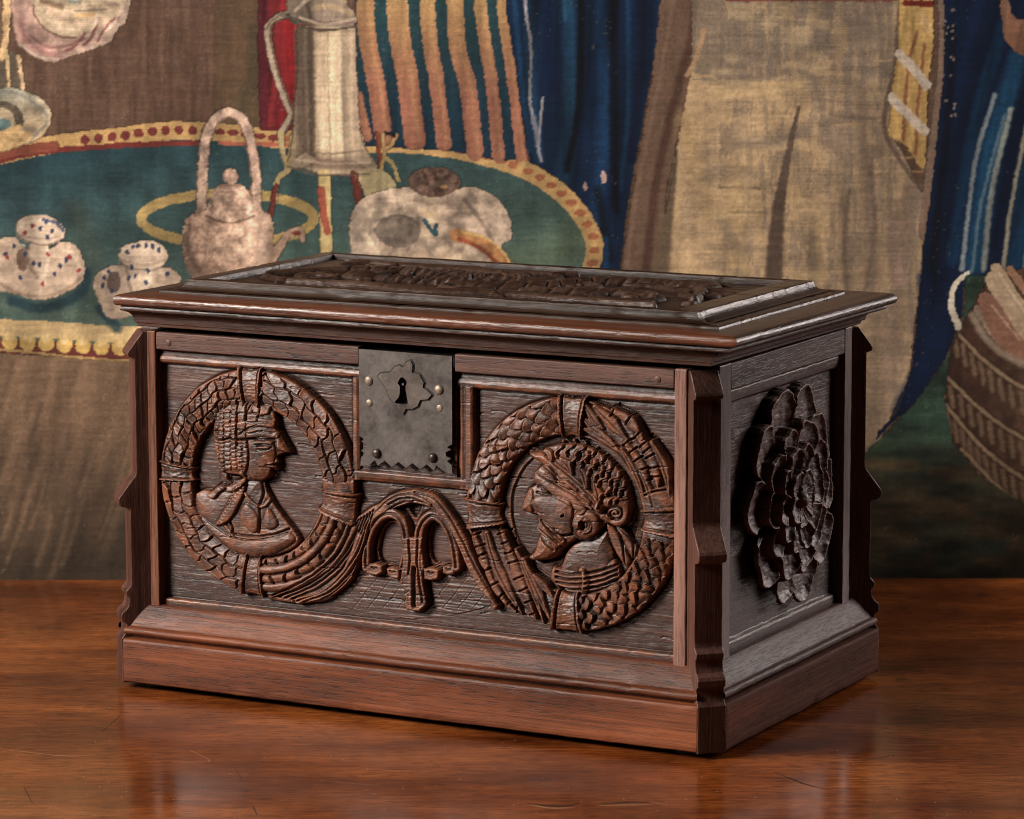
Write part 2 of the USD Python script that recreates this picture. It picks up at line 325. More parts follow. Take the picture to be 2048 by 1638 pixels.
# corner buttresses: an outline in (out, z), extruded across the corner; out = 0 is the base block's face
butt = [(-.030, .0008), (0, .0008), (0, .0330), (-.0012, .0348), (-.0034, .0385), (-.0036, .0440), (-.0030, .0455), (-.0004, .0470), (0, .0510), (-.0010, .0530), (-.0042, .0555), (-.0060, .0590), (-.0062, .0640),
        (-.0042, .0665), (-.0040, .0690), (-.0075, .0730), (-.0080, .0760), (-.0080, .1300), (-.0076, .1318), (-.0010, .1335), (.0004, .1350), (.0006, .1385), (-.0002, .1402), (-.0125, .1560), (-.0130, .1590),
        (-.0130, .2440), (-.0085, .2452), (-.0080, .2468), (-.0085, .2480), (-.0190, .2622), (-.030, .2622)]
import shapely.geometry as sg
def buttress(corner, ang, wid, seed, shift=0.):
    poly = sg.Polygon([(o+shift*(z > .06), z) for o, z in butt]).buffer(-.0004).buffer(.0004)
    m = trimesh.creation.extrude_polygon(poly, wid-.0012, engine='earcut')
    v = np.array(m.vertices)                    # x: out, y: z, z: across
    vv = np.stack([v[:, 0], v[:, 2]-(wid-.0012)/2, v[:, 1]], 1)
    mf = manifold3d.Manifold(manifold3d.Mesh(np.float32(vv), np.uint32(m.faces)))
    if mf.volume() < 0 or mf.is_empty():
        mf = manifold3d.Manifold(manifold3d.Mesh(np.float32(vv), np.uint32(m.faces[:, ::-1])))
    s_ = manifold3d.Manifold.cube((.0008, .0012, .0008), True)
    mf = manifold3d.Manifold.minkowski_sum(mf, manifold3d.Manifold.sphere(.0006, 8)) if hasattr(manifold3d.Manifold, 'minkowski_sum') else mf
    g = fine(mf, .004, .00030, seed)
    ca, sa = math.cos(ang), math.sin(ang); v = np.array(g.vertices)
    g.vertices = np.stack([corner[0]+v[:, 0]*ca - v[:, 1]*sa, corner[1]+v[:, 0]*sa + v[:, 1]*ca, v[:, 2]], 1)
    return g
h = C/2
for k, (cx, cy, a) in enumerate([(h, h, -135), (W-h, h, -45), (W-h, D-h, 45), (h, D-h, 135)]):
    obj('corner_buttress', buttress((cx, cy), math.radians(a), .0205, k), post, chest, smooth=35)

# ---- framing: stiles, rails
def stile(x0, x1, y0, y1, z0, z1, m, name='stile', seed=1, amp=.00035, L=.005):
    return obj(name, fine(rbox(x0, x1, y0, y1, z0, z1, .0009), L, amp, seed), m, chest, smooth=35)
XL0, XL1, XR0, XR1 = XS, .0384, .4598, W-XS
stile(XL0, XL1, YB, .032, .0575, ZT, plinth_m2, seed=1)
stile(XR0, XR1, YB, .032, .0562, ZT, stile_m, seed=2)
YS0, YS1, YS2, YS3 = .0325, .0525, .2540, .2672
XF = W - YB                                         # the plane of the side faces
for xs, sgn in ((XF, 1), (YB, -1)):
    a, b = sorted((xs, xs - sgn*.018))
    stile(a, b, YS0, YS1, .0575, ZT+.001, oak_z, seed=3)
    stile(a, b, YS2, YS3, .0575, ZT+.001, oak_z, seed=4)
    obj('side_rail', fine(rbox(a+.0004*sgn, b-.0003*sgn, YS1+.0004, YS2-.0004, .2458, ZT+.0006, .0009), .005, .0003, 7), oak_y, chest, smooth=35)
stile(XS, W-XS, D-.037, D-.020, .0575, ZT, oak_x, name='back_board', L=.02)
# front rails left and right of the lock plate, thin filler strip behind the plate
PL0, PL1, PZ0, PZ1 = .2115, .2872, .1752, .2616      # lock plate
stile(XL1+.0004, PL0-.0006, YB+.0004, .030, .2503, ZT-.0006, rail_m, name='top_rail', seed=5, amp=.0003)
stile(PL1+.0016, XR0-.0004, YB+.0004, .030, .2500, ZT-.0010, rail_m, name='top_rail', seed=6, amp=.0003)
for (px, py) in ((336, 686), (1315, 759)):
    p = at(px, py, 1, YB); c = trimesh.creation.icosphere(2, .0024); c.apply_scale((1, .28, 1)); c.apply_translation((p[0], YB+.0002, p[2]))
    obj('wooden_peg', c, rail_m, chest, smooth=True)
# ---- feet
for (x, y) in ((.03, .024), (W-.03, .024), (W-.028, D-.03), (.028, D-.03)):
    m = trimesh.creation.cylinder(.0125, .0065, sections=28); m.apply_translation((x, y, -.0010)); obj('felt_pad', m, foot_m, chest, smooth=40)

# ------------------------------------------------------------------ carved front panel
F = Field(XL1-.001, XR0+.001, .0570, .2515, .0005, warp=.00045)
G0 = .0236                                          # the ground's y; heights come forward (-y)
YP = .0180
def Zt(s, ox, oy):
    return lambda *pts: np.array([at(ox+x/s, oy+y/s, 1, YP)[[0, 2]] for x, y in pts])
Z1, Z2, Z3 = Zt(2.824, 300, 660), Zt(2.925, 900, 740), Zt(2.825, 620, 660)
U, V = F.U, F.V
mm = .001
# grain of the riven ground: long shallow ridges and a few checks
Pn = np.stack([F.U0*26, F.V0*620, 0*F.U0], -1)
F.H += (fbm(Pn, 3, 5)-.5)*.16*mm + (fbm(np.stack([F.U0*70, F.V0*90, 0*F.U0], -1), 3, 8)-.5)*.8*mm
# labels: 0 ground, 1 left wreath, 2 right wreath, 3 left bust, 4 right bust, 5 arcade, 6 frame mouldings, 7 streamers
# frame mouldings
def bar(u0, u1, v0, v1, prof, axis, lab=[9]):
    lab[0] += 1; lab = lab[0]
    w = s = (slice(*np.searchsorted(F.v, [v0, v1])), slice(*np.searchsorted(F.u, [u0, u1])))
    k = (V[w]-v0)/(v1-v0) if axis == 1 else (U[w]-u0)/(u1-u0)
    F.apply(w, np.interp(k, *zip(*prof)), np.ones(k.shape, bool), 'max', lab)
mould_h = [(0, 0), (.06, 2.6*mm), (.16, 4.6*mm), (.34, 5.3*mm), (.52, 4.6*mm), (.66, 3.2*mm), (.8, 2.4*mm), (1, 2.1*mm)]
bar(XL1, PL0-.0005, .2390, .2503, mould_h, 1); bar(PL1+.001, XR0, .2376, .2503, mould_h, 1)
mould_v = [(0, 0), (.12, 3.0*mm), (.3, 5.2*mm), (.6, 5.5*mm), (.85, 4.4*mm), (1, 2.0*mm)]
bar(.2015, .2105, .1660, .2400, mould_v, 0)
bar(.2885, .3025, .1660, .2400, [(0, 1.5*mm), (.1, 3.5*mm), (.25, 5.0*mm), (.45, 4.2*mm), (.55, 5.6*mm), (.8, 5.8*mm), (.93, 4.6*mm), (1, 0)], 0)
bar(.2030, .3020, .1650, .1745, [(0, 0), (.1, 3.2*mm), (.4, 5.2*mm), (.75, 5.4*mm), (.92, 3.5*mm), (1, 2*mm)], 1)
bar(XL1, XR0, .0570, .0640, [(0, 3.5*mm), (.72, 3.5*mm), (.86, 2.8*mm), (1, 0)], 1)
w = (slice(*np.searchsorted(F.v, [.1745, .2515])), slice(*np.searchsorted(F.u, [.2108, .2880])))
F.H[w] = 3.2*mm; F.lab[w] = 0                       # flat seat of the lock plate

# wreaths
def wreath(cx, cz, R, a, hgt, sectors, bands, lab, seed):
    rr = R + a*1.35
    w = F.win(np.array([(cx-rr, cz-rr), (cx+rr, cz+rr)]), .001); X, Y = U[w]-cx, V[w]-cz
    r = np.hypot(X, Y); th = np.degrees(np.arctan2(Y, X)) % 360.; rho = (r-R)/a
    s = np.radians(th)*R; t = r-R
    t = t + .0011*np.sin(s*190+seed) + .0006*np.sin(s*430); s = s + .0010*np.sin(t*700+s*60)
    dome = np.sqrt(np.clip(1-rho**2, 0, 1)); Hh = hgt*(.45*(np.abs(rho) < 1) + .55*dome**.8)
    rg = np.random.default_rng(seed)
    rnd = lambda i, j: (np.sin(i*127.1+j*311.7+seed*17.3)*43758.5453) % 1.
    for (t0, t1, kind, q) in sectors:
        m = ((th-t0) % 360.) < ((t1-t0) % 360.)
        ss = np.radians((th-t0) % 360.)*R + .0010*np.sin(t*600+th*.21); L = np.radians((t1-t0) % 360.)*R
        if q.get('rev'): ss = L-ss
        if kind == 'tile':
            ps, pt, sh = q['ps'], q['pt'], q.get('shear', 0.)
            i = np.floor((t+a)/pt); x = (ss + sh*t + (i % 2)*ps*.5*q.get('stag', 1))/ps; j = np.floor(x)
            fx, fy = x-j, (t+a)/pt-i
            ex = np.minimum(fx, 1-fx)*ps; ey = np.minimum(fy, 1-fy)*pt; e = np.minimum(ex, ey)
            bump = np.clip(e/(.9*mm), 0, 1)**.6
            tilt = (rnd(i, j)-.5)*1.3*(fx-.5) + (rnd(i+7, j)-.5)*1.0*(fy-.5)
            dh = (-1.5*mm*(1-bump) + (rnd(i, j+3)-.5)*1.7*mm + tilt*mm*q.get('tilt', 1.))
        elif kind == 'scale':
            ps, pt = q['ps'], q['pt']; best = np.full(t.shape, -1.)
            k0 = np.floor(ss/ps)
            for dk in (-2, -1, 0):
                k = k0+dk; sl = ss/ps-k; x = (t+rho*.0)/pt + .5*(k % 2); tl = x-np.round(x)
                out = 1.75*np.sqrt(np.clip(1-(2.02*tl)**2*.85, 0, 1))
                hh = .20 + .80*sl/1.75 - 2.0*tl**2 + .35*(rnd(np.round(x), k)-.5)
                best = np.where((sl < out) & (hh > best), hh, best)
            dh = np.where(best < -.5, -2.0*mm, (-1.9 + 3.4*best)*mm)
        elif kind == 'plain': dh = -2.6*mm + 0*t
        elif kind == 'strip':
            dh = np.zeros_like(t)
            for (c0, hw, ht, bead) in q['strips']:
                k = (rho - c0 - q.get('drift', 0.)*(ss/L-.5))/hw
                p = np.sqrt(np.clip(1-k**2, 0, 1))*ht
                if bead:
                    fx = (ss/bead) % 1.; p = p*np.clip(.45+.75*fx, .35, 1)*np.clip(np.minimum(fx, 1-fx)*9, .3, 1)
                    p += ((np.floor(ss/bead)*7.3) % 1.-.5)*.8*mm*(np.abs(k) < 1)
                dh = np.where(np.abs(k) < 1, np.maximum(dh, p), dh)
            dh = dh - 1.9*mm
        Hh = np.where(m, Hh + dh*np.clip((1-np.abs(rho))*5, 0, 1), Hh)
    ok = np.abs(rho) < 1
    F.apply(w, Hh, ok, 'max', lab)
    for (tb, wd, prof) in bands:                     # smooth collars
        k = ((th-tb+180) % 360.)-180.; e = np.radians(k)*R/wd
        aw = 1.02 + .20*np.abs(e)**2; q_ = np.clip(1-(rho/aw)**2, 0, 1)
        hb = (hgt+.6*mm)*(.42+.58*np.sqrt(q_)) - .9*mm*(1-np.abs(e)**2)*prof + .8*mm*(np.abs(e) > .78) - .9*mm*np.exp(-((np.abs(e)-.72)/.06)**2) + (fbm(np.stack([X*260, Y*900, 0*X], -1), 2, seed)-.5)*.5*mm
        F.apply(w, hb, (np.abs(e) < 1) & (np.abs(rho) < aw), 'set', lab)
LCX, LCZ, RCX, RCZ = .1226, .1572, .3790, .1552
Wh = 8.6*mm
wreath(LCX, LCZ, .0695, .0136, Wh, [
    (5, 84, 'tile', dict(ps=.0125, pt=.0098, shear=-.55, stag=.7, tilt=1.8)), (84, 180, 'tile', dict(ps=.0068, pt=.0078, shear=.45, tilt=2.4)),
    (180, 262, 'tile', dict(ps=.0108, pt=.0095, shear=.35, stag=1, tilt=2.4)),
    (262, 345, 'strip', dict(strips=[(.74, .24, 2.6*mm, 0), (.26, .26, 3.2*mm, .0115), (-.26, .24, 3.4*mm, 0), (-.72, .24, 2.8*mm, .0100)], drift=.5))],
    [(93, .0085, 1.0), (178, .0062, 1.2), (267, .0082, 1.2), (351, .0100, 2.0)], 1, 3)
wreath(RCX, RCZ, .0692, .0130, Wh, [
    (92, 182, 'scale', dict(ps=.0062, pt=.0105, rev=False)), (20, 86, 'plain', {}),
    (272, 350, 'scale', dict(ps=.0060, pt=.0100, rev=False)),
    (188, 268, 'plain', {})],
    [(89, .0092, 1.3), (184, .0095, 2.4), (268, .0105, 1.0), (1, .0090, 1.8)], 2, 5)
w_ = F.win(np.array([(RCX-.058, RCZ-.058), (RCX+.058, RCZ+.058)]), .001); r_d = np.hypot(U[w_]-RCX, V[w_]-RCZ); F.apply(w_, 1.3*mm*np.clip((r_d-.0485)/.0012, 0, 1)*np.clip((.0600-r_d)/.002, 0, 1), r_d < .06, 'max', None)
# long leaves on the upper right of the right wreath
def leaf(Z, pts, wd, hgt=3.0, base=5.2, tiles=0, lab=2, mid=True):
    p = cr(Z(*pts), False, 8); F.stroke(p, wd*.45, hgt*mm, 'max', base*mm, lab, w1=wd*.12, wm=wd, shape=.45)
    if tiles:
        d_ = np.gradient(p, axis=0); nn = np.stack([-d_[:, 1], d_[:, 0]], 1); nn /= np.linalg.norm(nn, axis=1)[:, None]
        for f in np.linspace(.06, .94, tiles): k = int(f*(len(p)-1)); F.groove(np.array([p[k]-nn[k]*wd, p[k]+[.0004, 0], p[k]+nn[k]*wd]), .0006, 1.8*mm)
    elif mid: F.groove(p, .0005, .7*mm)
for pts, wd, tl_ in [([(800, 215), (850, 290), (905, 345)], .0050, 0), ([(855, 215), (960, 320), (1060, 420)], .0052, 0), ([(795, 290), (880, 370), (955, 410)], .0044, 0), ([(800, 345), (920, 410), (1020, 495)], .0040, 0), ([(960, 235), (1060, 300), (1150, 420)], .0044, 3), ([(1035, 425), (1120, 560), (1185, 740)], .0046, 6), ([(1100, 380), (1190, 520), (1235, 730)], .0050, 7), ([(1185, 420), (1260, 570), (1292, 745)], .0040, 0), ([(1010, 460), (1090, 600), (1150, 760)], .0036, 0), ([(1120, 590), (1165, 690), (1195, 800)], .0034, 0)]: leaf(Z2, pts, wd, tiles=tl_)
for pts, wd, tl_ in [([(150, 960), (200, 1100), (275, 1260)], .0044, 5), ([(222, 955), (290, 1180), (430, 1430)], .0058, 0), ([(185, 1080), (290, 1300), (400, 1420)], .0036, 6), ([(315, 950), (400, 1180), (515, 1455)], .0050, 8), ([(395, 1050), (470, 1230), (560, 1480)], .0036, 0), ([(435, 1110), (520, 1300), (600, 1470)], .0048, 0), ([(500, 1200), (570, 1280), (620, 1340)], .0034, 0)]: leaf(Z2, pts, wd, tiles=tl_)

# ---- left bust: a lady in profile facing right
def poly(Z, *p): return cr(Z(*p), True, 4)
ZA, ZB_, ZC = Zt(4.667, 410, 740), Zt(4.26, 370, 900), Zt(3.769, 1030, 870)
body1 = poly(ZB_, (62, 440), (85, 375), (150, 345), (230, 350), (300, 300), (400, 300), (520, 230), (640, 240), (680, 330), (725, 410), (765, 480), (840, 580), (905, 665), (968, 770), (900, 845), (760, 905), (600, 932), (470, 912), (360, 862), (250, 765), (150, 655), (80, 545))
F.pillow(body1, 7.4*mm, .016, lab=3, flat=.35)
head1 = cr(np.vstack([ZA((95, 700), (78, 600), (90, 460), (130, 360), (200, 305), (310, 278), (450, 288), (560, 310), (632, 368), (664, 450), (672, 545), (700, 580), (745, 670), (808, 772), (760, 772), (700, 792), (672, 806), (690, 850), (676, 872), (684, 905), (668, 940)),
                      ZB_((745, 150), (735, 205), (690, 250), (620, 272), (530, 262), (500, 215), (330, 195), (285, 110))]), True, 3)
F.pillow(head1, 9.0*mm, .014, lab=3, flat=.45)
F.pillow(poly(ZA, (428, 650), (560, 640), (655, 670), (672, 760), (655, 850), (650, 930), (600, 1010), (480, 1020), (430, 960), (424, 800)), 1.5*mm, .008, 'add', flat=.15)       # cheek
F.pillow(poly(ZA, (690, 600), (735, 680), (790, 762), (740, 760), (700, 745), (686, 680)), 1.2*mm, .0022, 'add')
F.pillow(poly(ZA, (600, 868), (655, 850), (690, 862), (660, 878)), .9*mm, .0012, 'add'); F.pillow(poly(ZA, (610, 892), (655, 884), (684, 898), (650, 915)), .9*mm, .0012, 'add')
F.groove(cr(ZA((590, 880), (640, 880), (684, 880))), .0005, .8*mm)
F.groove(cr(ZA((520, 705), (565, 688), (620, 698), (650, 715))), .0006, 1.0*mm); F.groove(cr(ZA((525, 725), (570, 742), (630, 728))), .0005, .8*mm)
F.stroke(cr(ZA((525, 715), (570, 712), (625, 714))), .0009, .7*mm, 'add'); F.stroke(cr(ZA((500, 668), (570, 655), (650, 672))), .0014, .9*mm, 'add')
# headdress: rows of small carved blocks and folds
def block(Z, x0, y0, x1, y1, hgt, jit=5, r=.0012):
    q = [(x0, y0), ((x0+x1)/2, y0-2), (x1, y0), (x1+1, (y0+y1)/2), (x1, y1), ((x0+x1)/2, y1+2), (x0, y1), (x0-1, (y0+y1)/2)]
    F.pillow(Z(*[(x+rng.uniform(-jit, jit), y+rng.uniform(-jit, jit)) for x, y in q]), hgt, r, 'add')
for x0, x1, y0, y1, n in [(92, 140, 400, 930, 17), (144, 196, 380, 940, 15), (202, 262, 360, 930, 13), (266, 318, 330, 930, 15), (322, 372, 650, 930, 9), (376, 424, 650, 900, 7)]:
    ys = np.linspace(y0, y1, n+1) + rng.uniform(-7, 7, n+1)
    for k in range(n): block(ZA, x0+(k % 2)*3, ys[k]+3, x1, ys[k+1]-3, rng.uniform(.35, .95)*mm)
for q in [(326, 300, 404, 395), (326, 400, 400, 470), (412, 310, 470, 400), (470, 320, 530, 395), (535, 330, 615, 415), (420, 405, 520, 470), (325, 475, 410, 540), (330, 545, 412, 628)]: block(ZA, *q, rng.uniform(.8, 1.4)*mm, 7, .0018)
for a, b, c in [((430, 500), (540, 478), (650, 500)), ((440, 540), (550, 520), (660, 540)), ((430, 590), (550, 575), (672, 600))]: F.stroke(cr(ZA(a, b, c)), .0030, 1.3*mm, 'add')
F.groove(cr(ZA((80, 628), (180, 645), (260, 632), (330, 648), (440, 632), (560, 645), (665, 640))), .0006, 1.7*mm)
F.groove(cr(ZA((318, 300), (325, 420), (316, 560), (322, 690))), .0006, 1.3*mm); F.groove(cr(ZA((455, 310), (410, 400), (402, 460))), .0006, 1.1*mm); F.groove(cr(ZA((340, 600), (410, 545), (520, 500))), .0005, .9*mm)
F.groove(cr(ZA((420, 650), (432, 760), (425, 880), (395, 950))), .0009, 1.5*mm)
F.stroke(cr(ZB_((320, 215), (325, 275), (380, 312), (450, 300), (500, 250), (498, 205))), .0044, 2.6*mm, 'add', lab=3, w1=.003)      # knot
F.groove(cr(ZB_((350, 205), (352, 250), (385, 280))), .0008, 1.4*mm); F.pillow(poly(ZB_, (370, 210), (430, 205), (460, 235), (420, 270), (378, 255)), 1.5*mm, .003, 'add')
F.pillow(poly(ZB_, (525, 275), (515, 370), (448, 520), (372, 608), (276, 636), (325, 545), (395, 415), (435, 330), (480, 285)), 2.8*mm, .0035, 'add', lab=3, flat=.3)    # braid over the shoulder
F.pillow(poly(ZB_, (196, 382), (250, 330), (310, 285), (362, 318), (300, 365), (245, 412)), 2.4*mm, .003, 'add', lab=3, flat=.3)
for k in range(13):
    f = k/12; p = ZB_((500-200*f, 300+310*f))[0]; wv = .0034*(1-.6*f); F.groove(np.array([p+[-wv, -.0012], p+[0, .0008], p+[wv, -.0002]]), .0004, .7*mm)
F.pillow(poly(ZB_, (520, 460), (482, 560), (520, 640), (600, 706), (640, 650), (632, 560), (580, 480)), 2.4*mm, .009, 'add'); F.pillow(poly(ZB_, (705, 500), (682, 590), (690, 650), (735, 672), (802, 638), (770, 560), (735, 505)), 2.2*mm, .007, 'add')
F.stroke(cr(ZB_((525, 370), (580, 430), (640, 480))), .0014, 1.3*mm, 'add'); F.stroke(cr(ZB_((640, 480), (690, 470), (722, 430))), .0014, 1.2*mm, 'add'); F.groove(cr(ZB_((655, 280), (670, 380), (645, 480), (650, 600), (640, 700))), .0009, 1.3*mm)
F.stroke(cr(ZB_((345, 620), (385, 680), (420, 715))), .0016, .9*mm, 'add'); F.groove(cr(ZB_((390, 605), (420, 660), (436, 710), (600, 735), (760, 715), (885, 675))), .0008, 1.6*mm)
F.groove(cr(ZB_((400, 735), (560, 765), (720, 745), (880, 700))), .0005, .9*mm)
F.pillow(poly(ZB_, (110, 560), (250, 640), (400, 730), (600, 770), (790, 750), (900, 710), (930, 780), (760, 885), (600, 915), (470, 895), (330, 820), (180, 670)), 2.2*mm, .011, 'add')

# ---- right bust: a laurelled man in profile facing left
neck2 = poly(ZC, (350, 960), (420, 830), (560, 770), (690, 720), (720, 830), (740, 960), (745, 1060), (560, 1090), (350, 1040))
F.pillow(neck2, 6.2*mm, .013, lab=4, flat=.25)
head2 = poly(ZC, (128, 128), (190, 122), (250, 92), (360, 68), (490, 74), (610, 112), (720, 195), (815, 305), (862, 430), (880, 550), (855, 650), (790, 690), (700, 660), (640, 720), (560, 790), (470, 800), (380, 850), (290, 930), (180, 948), (104, 926), (160, 860), (172, 790), (186, 740), (172, 690), (188, 650), (172, 618), (150, 592), (96, 584), (48, 562), (72, 480), (108, 402), (160, 372), (150, 320), (170, 262), (205, 215), (160, 185))
F.pillow(head2, 8.8*mm, .013, lab=4, flat=.42)
F.pillow(poly(ZC, (146, 510), (178, 462), (290, 452), (420, 482), (452, 540), (446, 640), (440, 730), (350, 742), (235, 655), (168, 585)), 2.6*mm, .011, 'add', flat=.1)     # cheek
F.pillow(poly(ZC, (108, 410), (148, 420), (150, 520), (140, 580), (98, 574), (60, 556), (80, 480)), 1.0*mm, .0025, 'add')
F.stroke(cr(ZC((158, 318), (230, 358), (330, 420), (420, 470), (520, 548))), .0040, 2.0*mm, 'add')             # fillet on the brow
F.pillow(poly(ZC, (205, 400), (240, 388), (275, 420), (240, 432)), .9*mm, .0014, 'add'); F.groove(cr(ZC((180, 385), (230, 380), (290, 432))), .0007, 1.2*mm); F.groove(cr(ZC((175, 430), (230, 442), (290, 440))), .0007, 1.2*mm)
F.groove(cr(ZC((168, 600), (240, 668), (340, 748), (440, 742))), .0009, 1.8*mm)
for a, b, wv in [((188, 650), (365, 800), .0030), ((186, 700), (330, 820), .0028)]: F.stroke(cr(ZC(a, ((a[0]+b[0])/2+10, (a[1]+b[1])/2-12), b)), wv, 2.2*mm, 'add')
F.groove(cr(ZC((200, 640), (290, 715), (372, 790))), .0006, 1.2*mm); F.groove(cr(ZC((185, 690), (260, 740), (345, 812))), .0008, 1.6*mm); F.groove(cr(ZC((180, 745), (230, 800), (300, 860))), .0008, 1.5*mm)
F.pillow(poly(ZC, (165, 800), (240, 800), (330, 850), (260, 920), (150, 930)), 1.4*mm, .005, 'add')
F.groove(cr(ZC((470, 790), (390, 846), (300, 930), (200, 960))), .0013, 2.2*mm); F.pillow(poly(ZC, (374, 590), (396, 590), (396, 610), (374, 610)), -1.4*mm, .001, 'add')
t_ = np.linspace(0, 5.3, 26); F.stroke(ZC(*[(556+70*math.cos(-3.0+q), 676+76*math.sin(-3.0+q)) for q in t_]), .0042, 2.6*mm, 'add', lab=4, w1=.0030)      # ear
F.pillow(poly(ZC, (506, 650), (528, 636), (544, 660), (536, 704), (514, 706)), -3.4*mm, .003, 'add'); t_ = np.linspace(-1.3, 1.5, 9); F.stroke(ZC(*[(548+36*math.cos(q), 678+40*math.sin(q)) for q in t_]), .0018, 1.5*mm, 'add')
F.stroke(cr(ZC((128, 132), (270, 205), (400, 310), (520, 400), (660, 545))), .0042, 2.8*mm, 'add', lab=4)     # laurel stem
F.groove(cr(ZC((210, 215), (320, 290), (450, 390), (600, 520))), .0008, 1.6*mm); F.groove(cr(ZC((250, 150), (360, 240), (480, 340), (640, 500))), .0006, 1.1*mm)
for a, b, wd in [((330, 345), (495, 402), .0052), ((362, 165), (452, 282), .0058), ((498, 222), (565, 388), .0060), ((618, 340), (662, 530), .0062), ((236, 104), (302, 182), .0040), ((205, 240), (335, 285), .0048), ((235, 300), (330, 345), .0036), ((480, 440), (600, 500), .0036), ((500, 500), (600, 548), .0034)]:
    mid = ((a[0]+b[0])/2+8, (a[1]+b[1])/2-8); F.stroke(cr(ZC(a, mid, b)), .0008, 2.4*mm, 'add', w1=.0010, wm=wd*.72, lab=4); F.groove(cr(ZC(a, mid, b)), .0004, .8*mm)
for (x, y, a0) in [(340, 110, 2.), (420, 100, 2.2), (500, 120, 2.4), (575, 155, 2.6), (640, 205, 2.8), (700, 265, 3.), (760, 330, 3.2), (800, 400, 3.3), (600, 240, 2.6), (680, 330, 3.), (740, 410, 3.1), (700, 440, 3.), (820, 470, 3.4), (540, 180, 2.4), (470, 180, 2.3), (650, 290, 2.8), (770, 470, 3.2)]:
    dx, dy = math.cos(a0*.45+.9), math.sin(a0*.45+.9); pp = []
    for q in np.linspace(-1, 1, 9): pp.append((x+dx*q*52-dy*15*math.sin(q*3.4), y+dy*q*52+dx*15*math.sin(q*3.4)))
    p = ZC(*pp); F.stroke(cr(p), .0017, 1.5*mm, 'add', lab=4, w1=.0010); F.groove(p+[.0019, .0004], .0005, 1.1*mm)
F.stroke(cr(ZC((665, 545), (700, 505), (780, 498), (850, 530), (858, 610), (815, 668), (740, 665), (690, 610))), .0036, 2.8*mm, 'add', lab=4)
t_ = np.linspace(0, 10.5, 40); rr_ = np.linspace(58, 8, 40); F.stroke(ZC(*[(775+q*math.cos(2.2+a), 585+q*.8*math.sin(2.2+a)) for a, q in zip(t_, rr_)]), .0012, 1.3*mm, 'add')
for pts in [((680, 640), (740, 690), (790, 760), (868, 940), (835, 1000), (760, 900), (700, 770)), ((745, 680), (810, 700), (880, 800), (930, 890), (890, 945), (840, 880), (790, 770))]:
    F.pillow(poly(ZC, *pts), 5.8*mm, .004, lab=4, flat=.4); F.groove(cr(ZC(pts[0], pts[2], pts[4])), .0006, 1.1*mm)
F.pillow(poly(Z2, (600, 1150), (640, 1160), (780, 1172), (900, 1140), (960, 1110), (995, 1190), (965, 1250), (800, 1312), (690, 1300), (600, 1240), (585, 1200)), 6.6*mm, .006, lab=4, flat=.4)
for k in range(4):
    y = 1180+k*30; F.groove(cr(Z2((625, y), (700, y+14), (770, y+12))), .0009, 1.9*mm); F.groove(cr(Z2((800, y+8), (880, y-8), (975, y-42))), .0009, 1.9*mm)
F.stroke(cr(Z2((775, 1175), (800, 1230), (785, 1310))), .0026, 1.8*mm, 'add', lab=4)

# ---- arcade and swags between the roundels
swl = cr(Z3((600, 945), (505, 955), (425, 1005), (350, 1095), (292, 1200), (236, 1320), (172, 1420), (60, 1500), (-70, 1530)))
swr = cr(Z3((590, 940), (690, 970), (765, 1060), (832, 1175), (892, 1300), (962, 1430), (1045, 1560)))
for pth in (swl, swr):
    F.stroke(pth, .0052, 6.6*mm, 'max', 0, 5, shape=.28, wm=.0068, w1=.0030)
    d_ = np.gradient(pth, axis=0); nn = np.stack([-d_[:, 1], d_[:, 0]], 1); nn /= np.linalg.norm(nn, axis=1)[:, None]
    F.groove(pth+nn*.0030, .0006, 1.0*mm); F.groove(pth-nn*.0030, .0006, .7*mm)
hole = poly(Z3, (150, 1490), (215, 1440), (260, 1340), (300, 1230), (345, 1110), (420, 1035), (500, 1000), (575, 985), (650, 1000), (735, 1040), (800, 1130), (850, 1240), (905, 1370), (960, 1470), (1010, 1560), (560, 1640), (140, 1560))
w = F.win(hole, .001); F.apply(w, (.2*mm)+0*U[w] + (fbm(np.stack([F.U0[w]*26, F.V0[w]*620, 0*U[w]], -1), 3, 5)-.5)*.7*mm, inside(hole, U[w], V[w]), 'set', 0)
for pts in ([(318, 1340), (318, 1220), (350, 1110), (410, 1045), (470, 1040), (520, 1085), (540, 1170), (535, 1300), (525, 1340)], [(625, 1345), (612, 1220), (625, 1110), (680, 1050), (740, 1070), (790, 1150), (815, 1240), (825, 1340)]):
    F.stroke(cr(Z3(*pts)), .0040, 6.4*mm, 'max', 0, 5, shape=.20); F.groove(cr(Z3(*pts)), .0009, 1.2*mm)
for pts in ([(395, 1320), (370, 1240), (395, 1130), (445, 1090), (500, 1140), (510, 1230), (500, 1320)], [(690, 1320), (655, 1230), (660, 1140), (690, 1095), (740, 1120), (775, 1200), (790, 1310)]):
    w = F.win(poly(Z3, *pts), .001); F.apply(w, -1.8*mm+0*U[w], inside(poly(Z3, *pts), U[w], V[w]), 'set', 0)
for q in ([(316, 1322), (372, 1316), (414, 1330), (418, 1372), (380, 1390), (318, 1378)], [(432, 1346), (470, 1338), (512, 1352), (508, 1412), (462, 1408), (436, 1384)], [(640, 1346), (690, 1340), (735, 1354), (730, 1404), (690, 1418), (644, 1410)], [(748, 1336), (790, 1330), (826, 1342), (822, 1382), (780, 1388), (750, 1376)]):
    F.pillow(Z3(*q), 6.4*mm, .0022, lab=5, flat=.55)
    c_ = Z3(*q).mean(0); F.groove(c_ + np.array([(-.0022, .0016), (-.0004, .0004), (.0016, .0010)]), .0006, 1.0*mm)
col = Z3((520, 1170), (640, 1170), (632, 1300), (645, 1440), (668, 1550), (622, 1592), (545, 1582), (540, 1480), (508, 1440), (525, 1300))
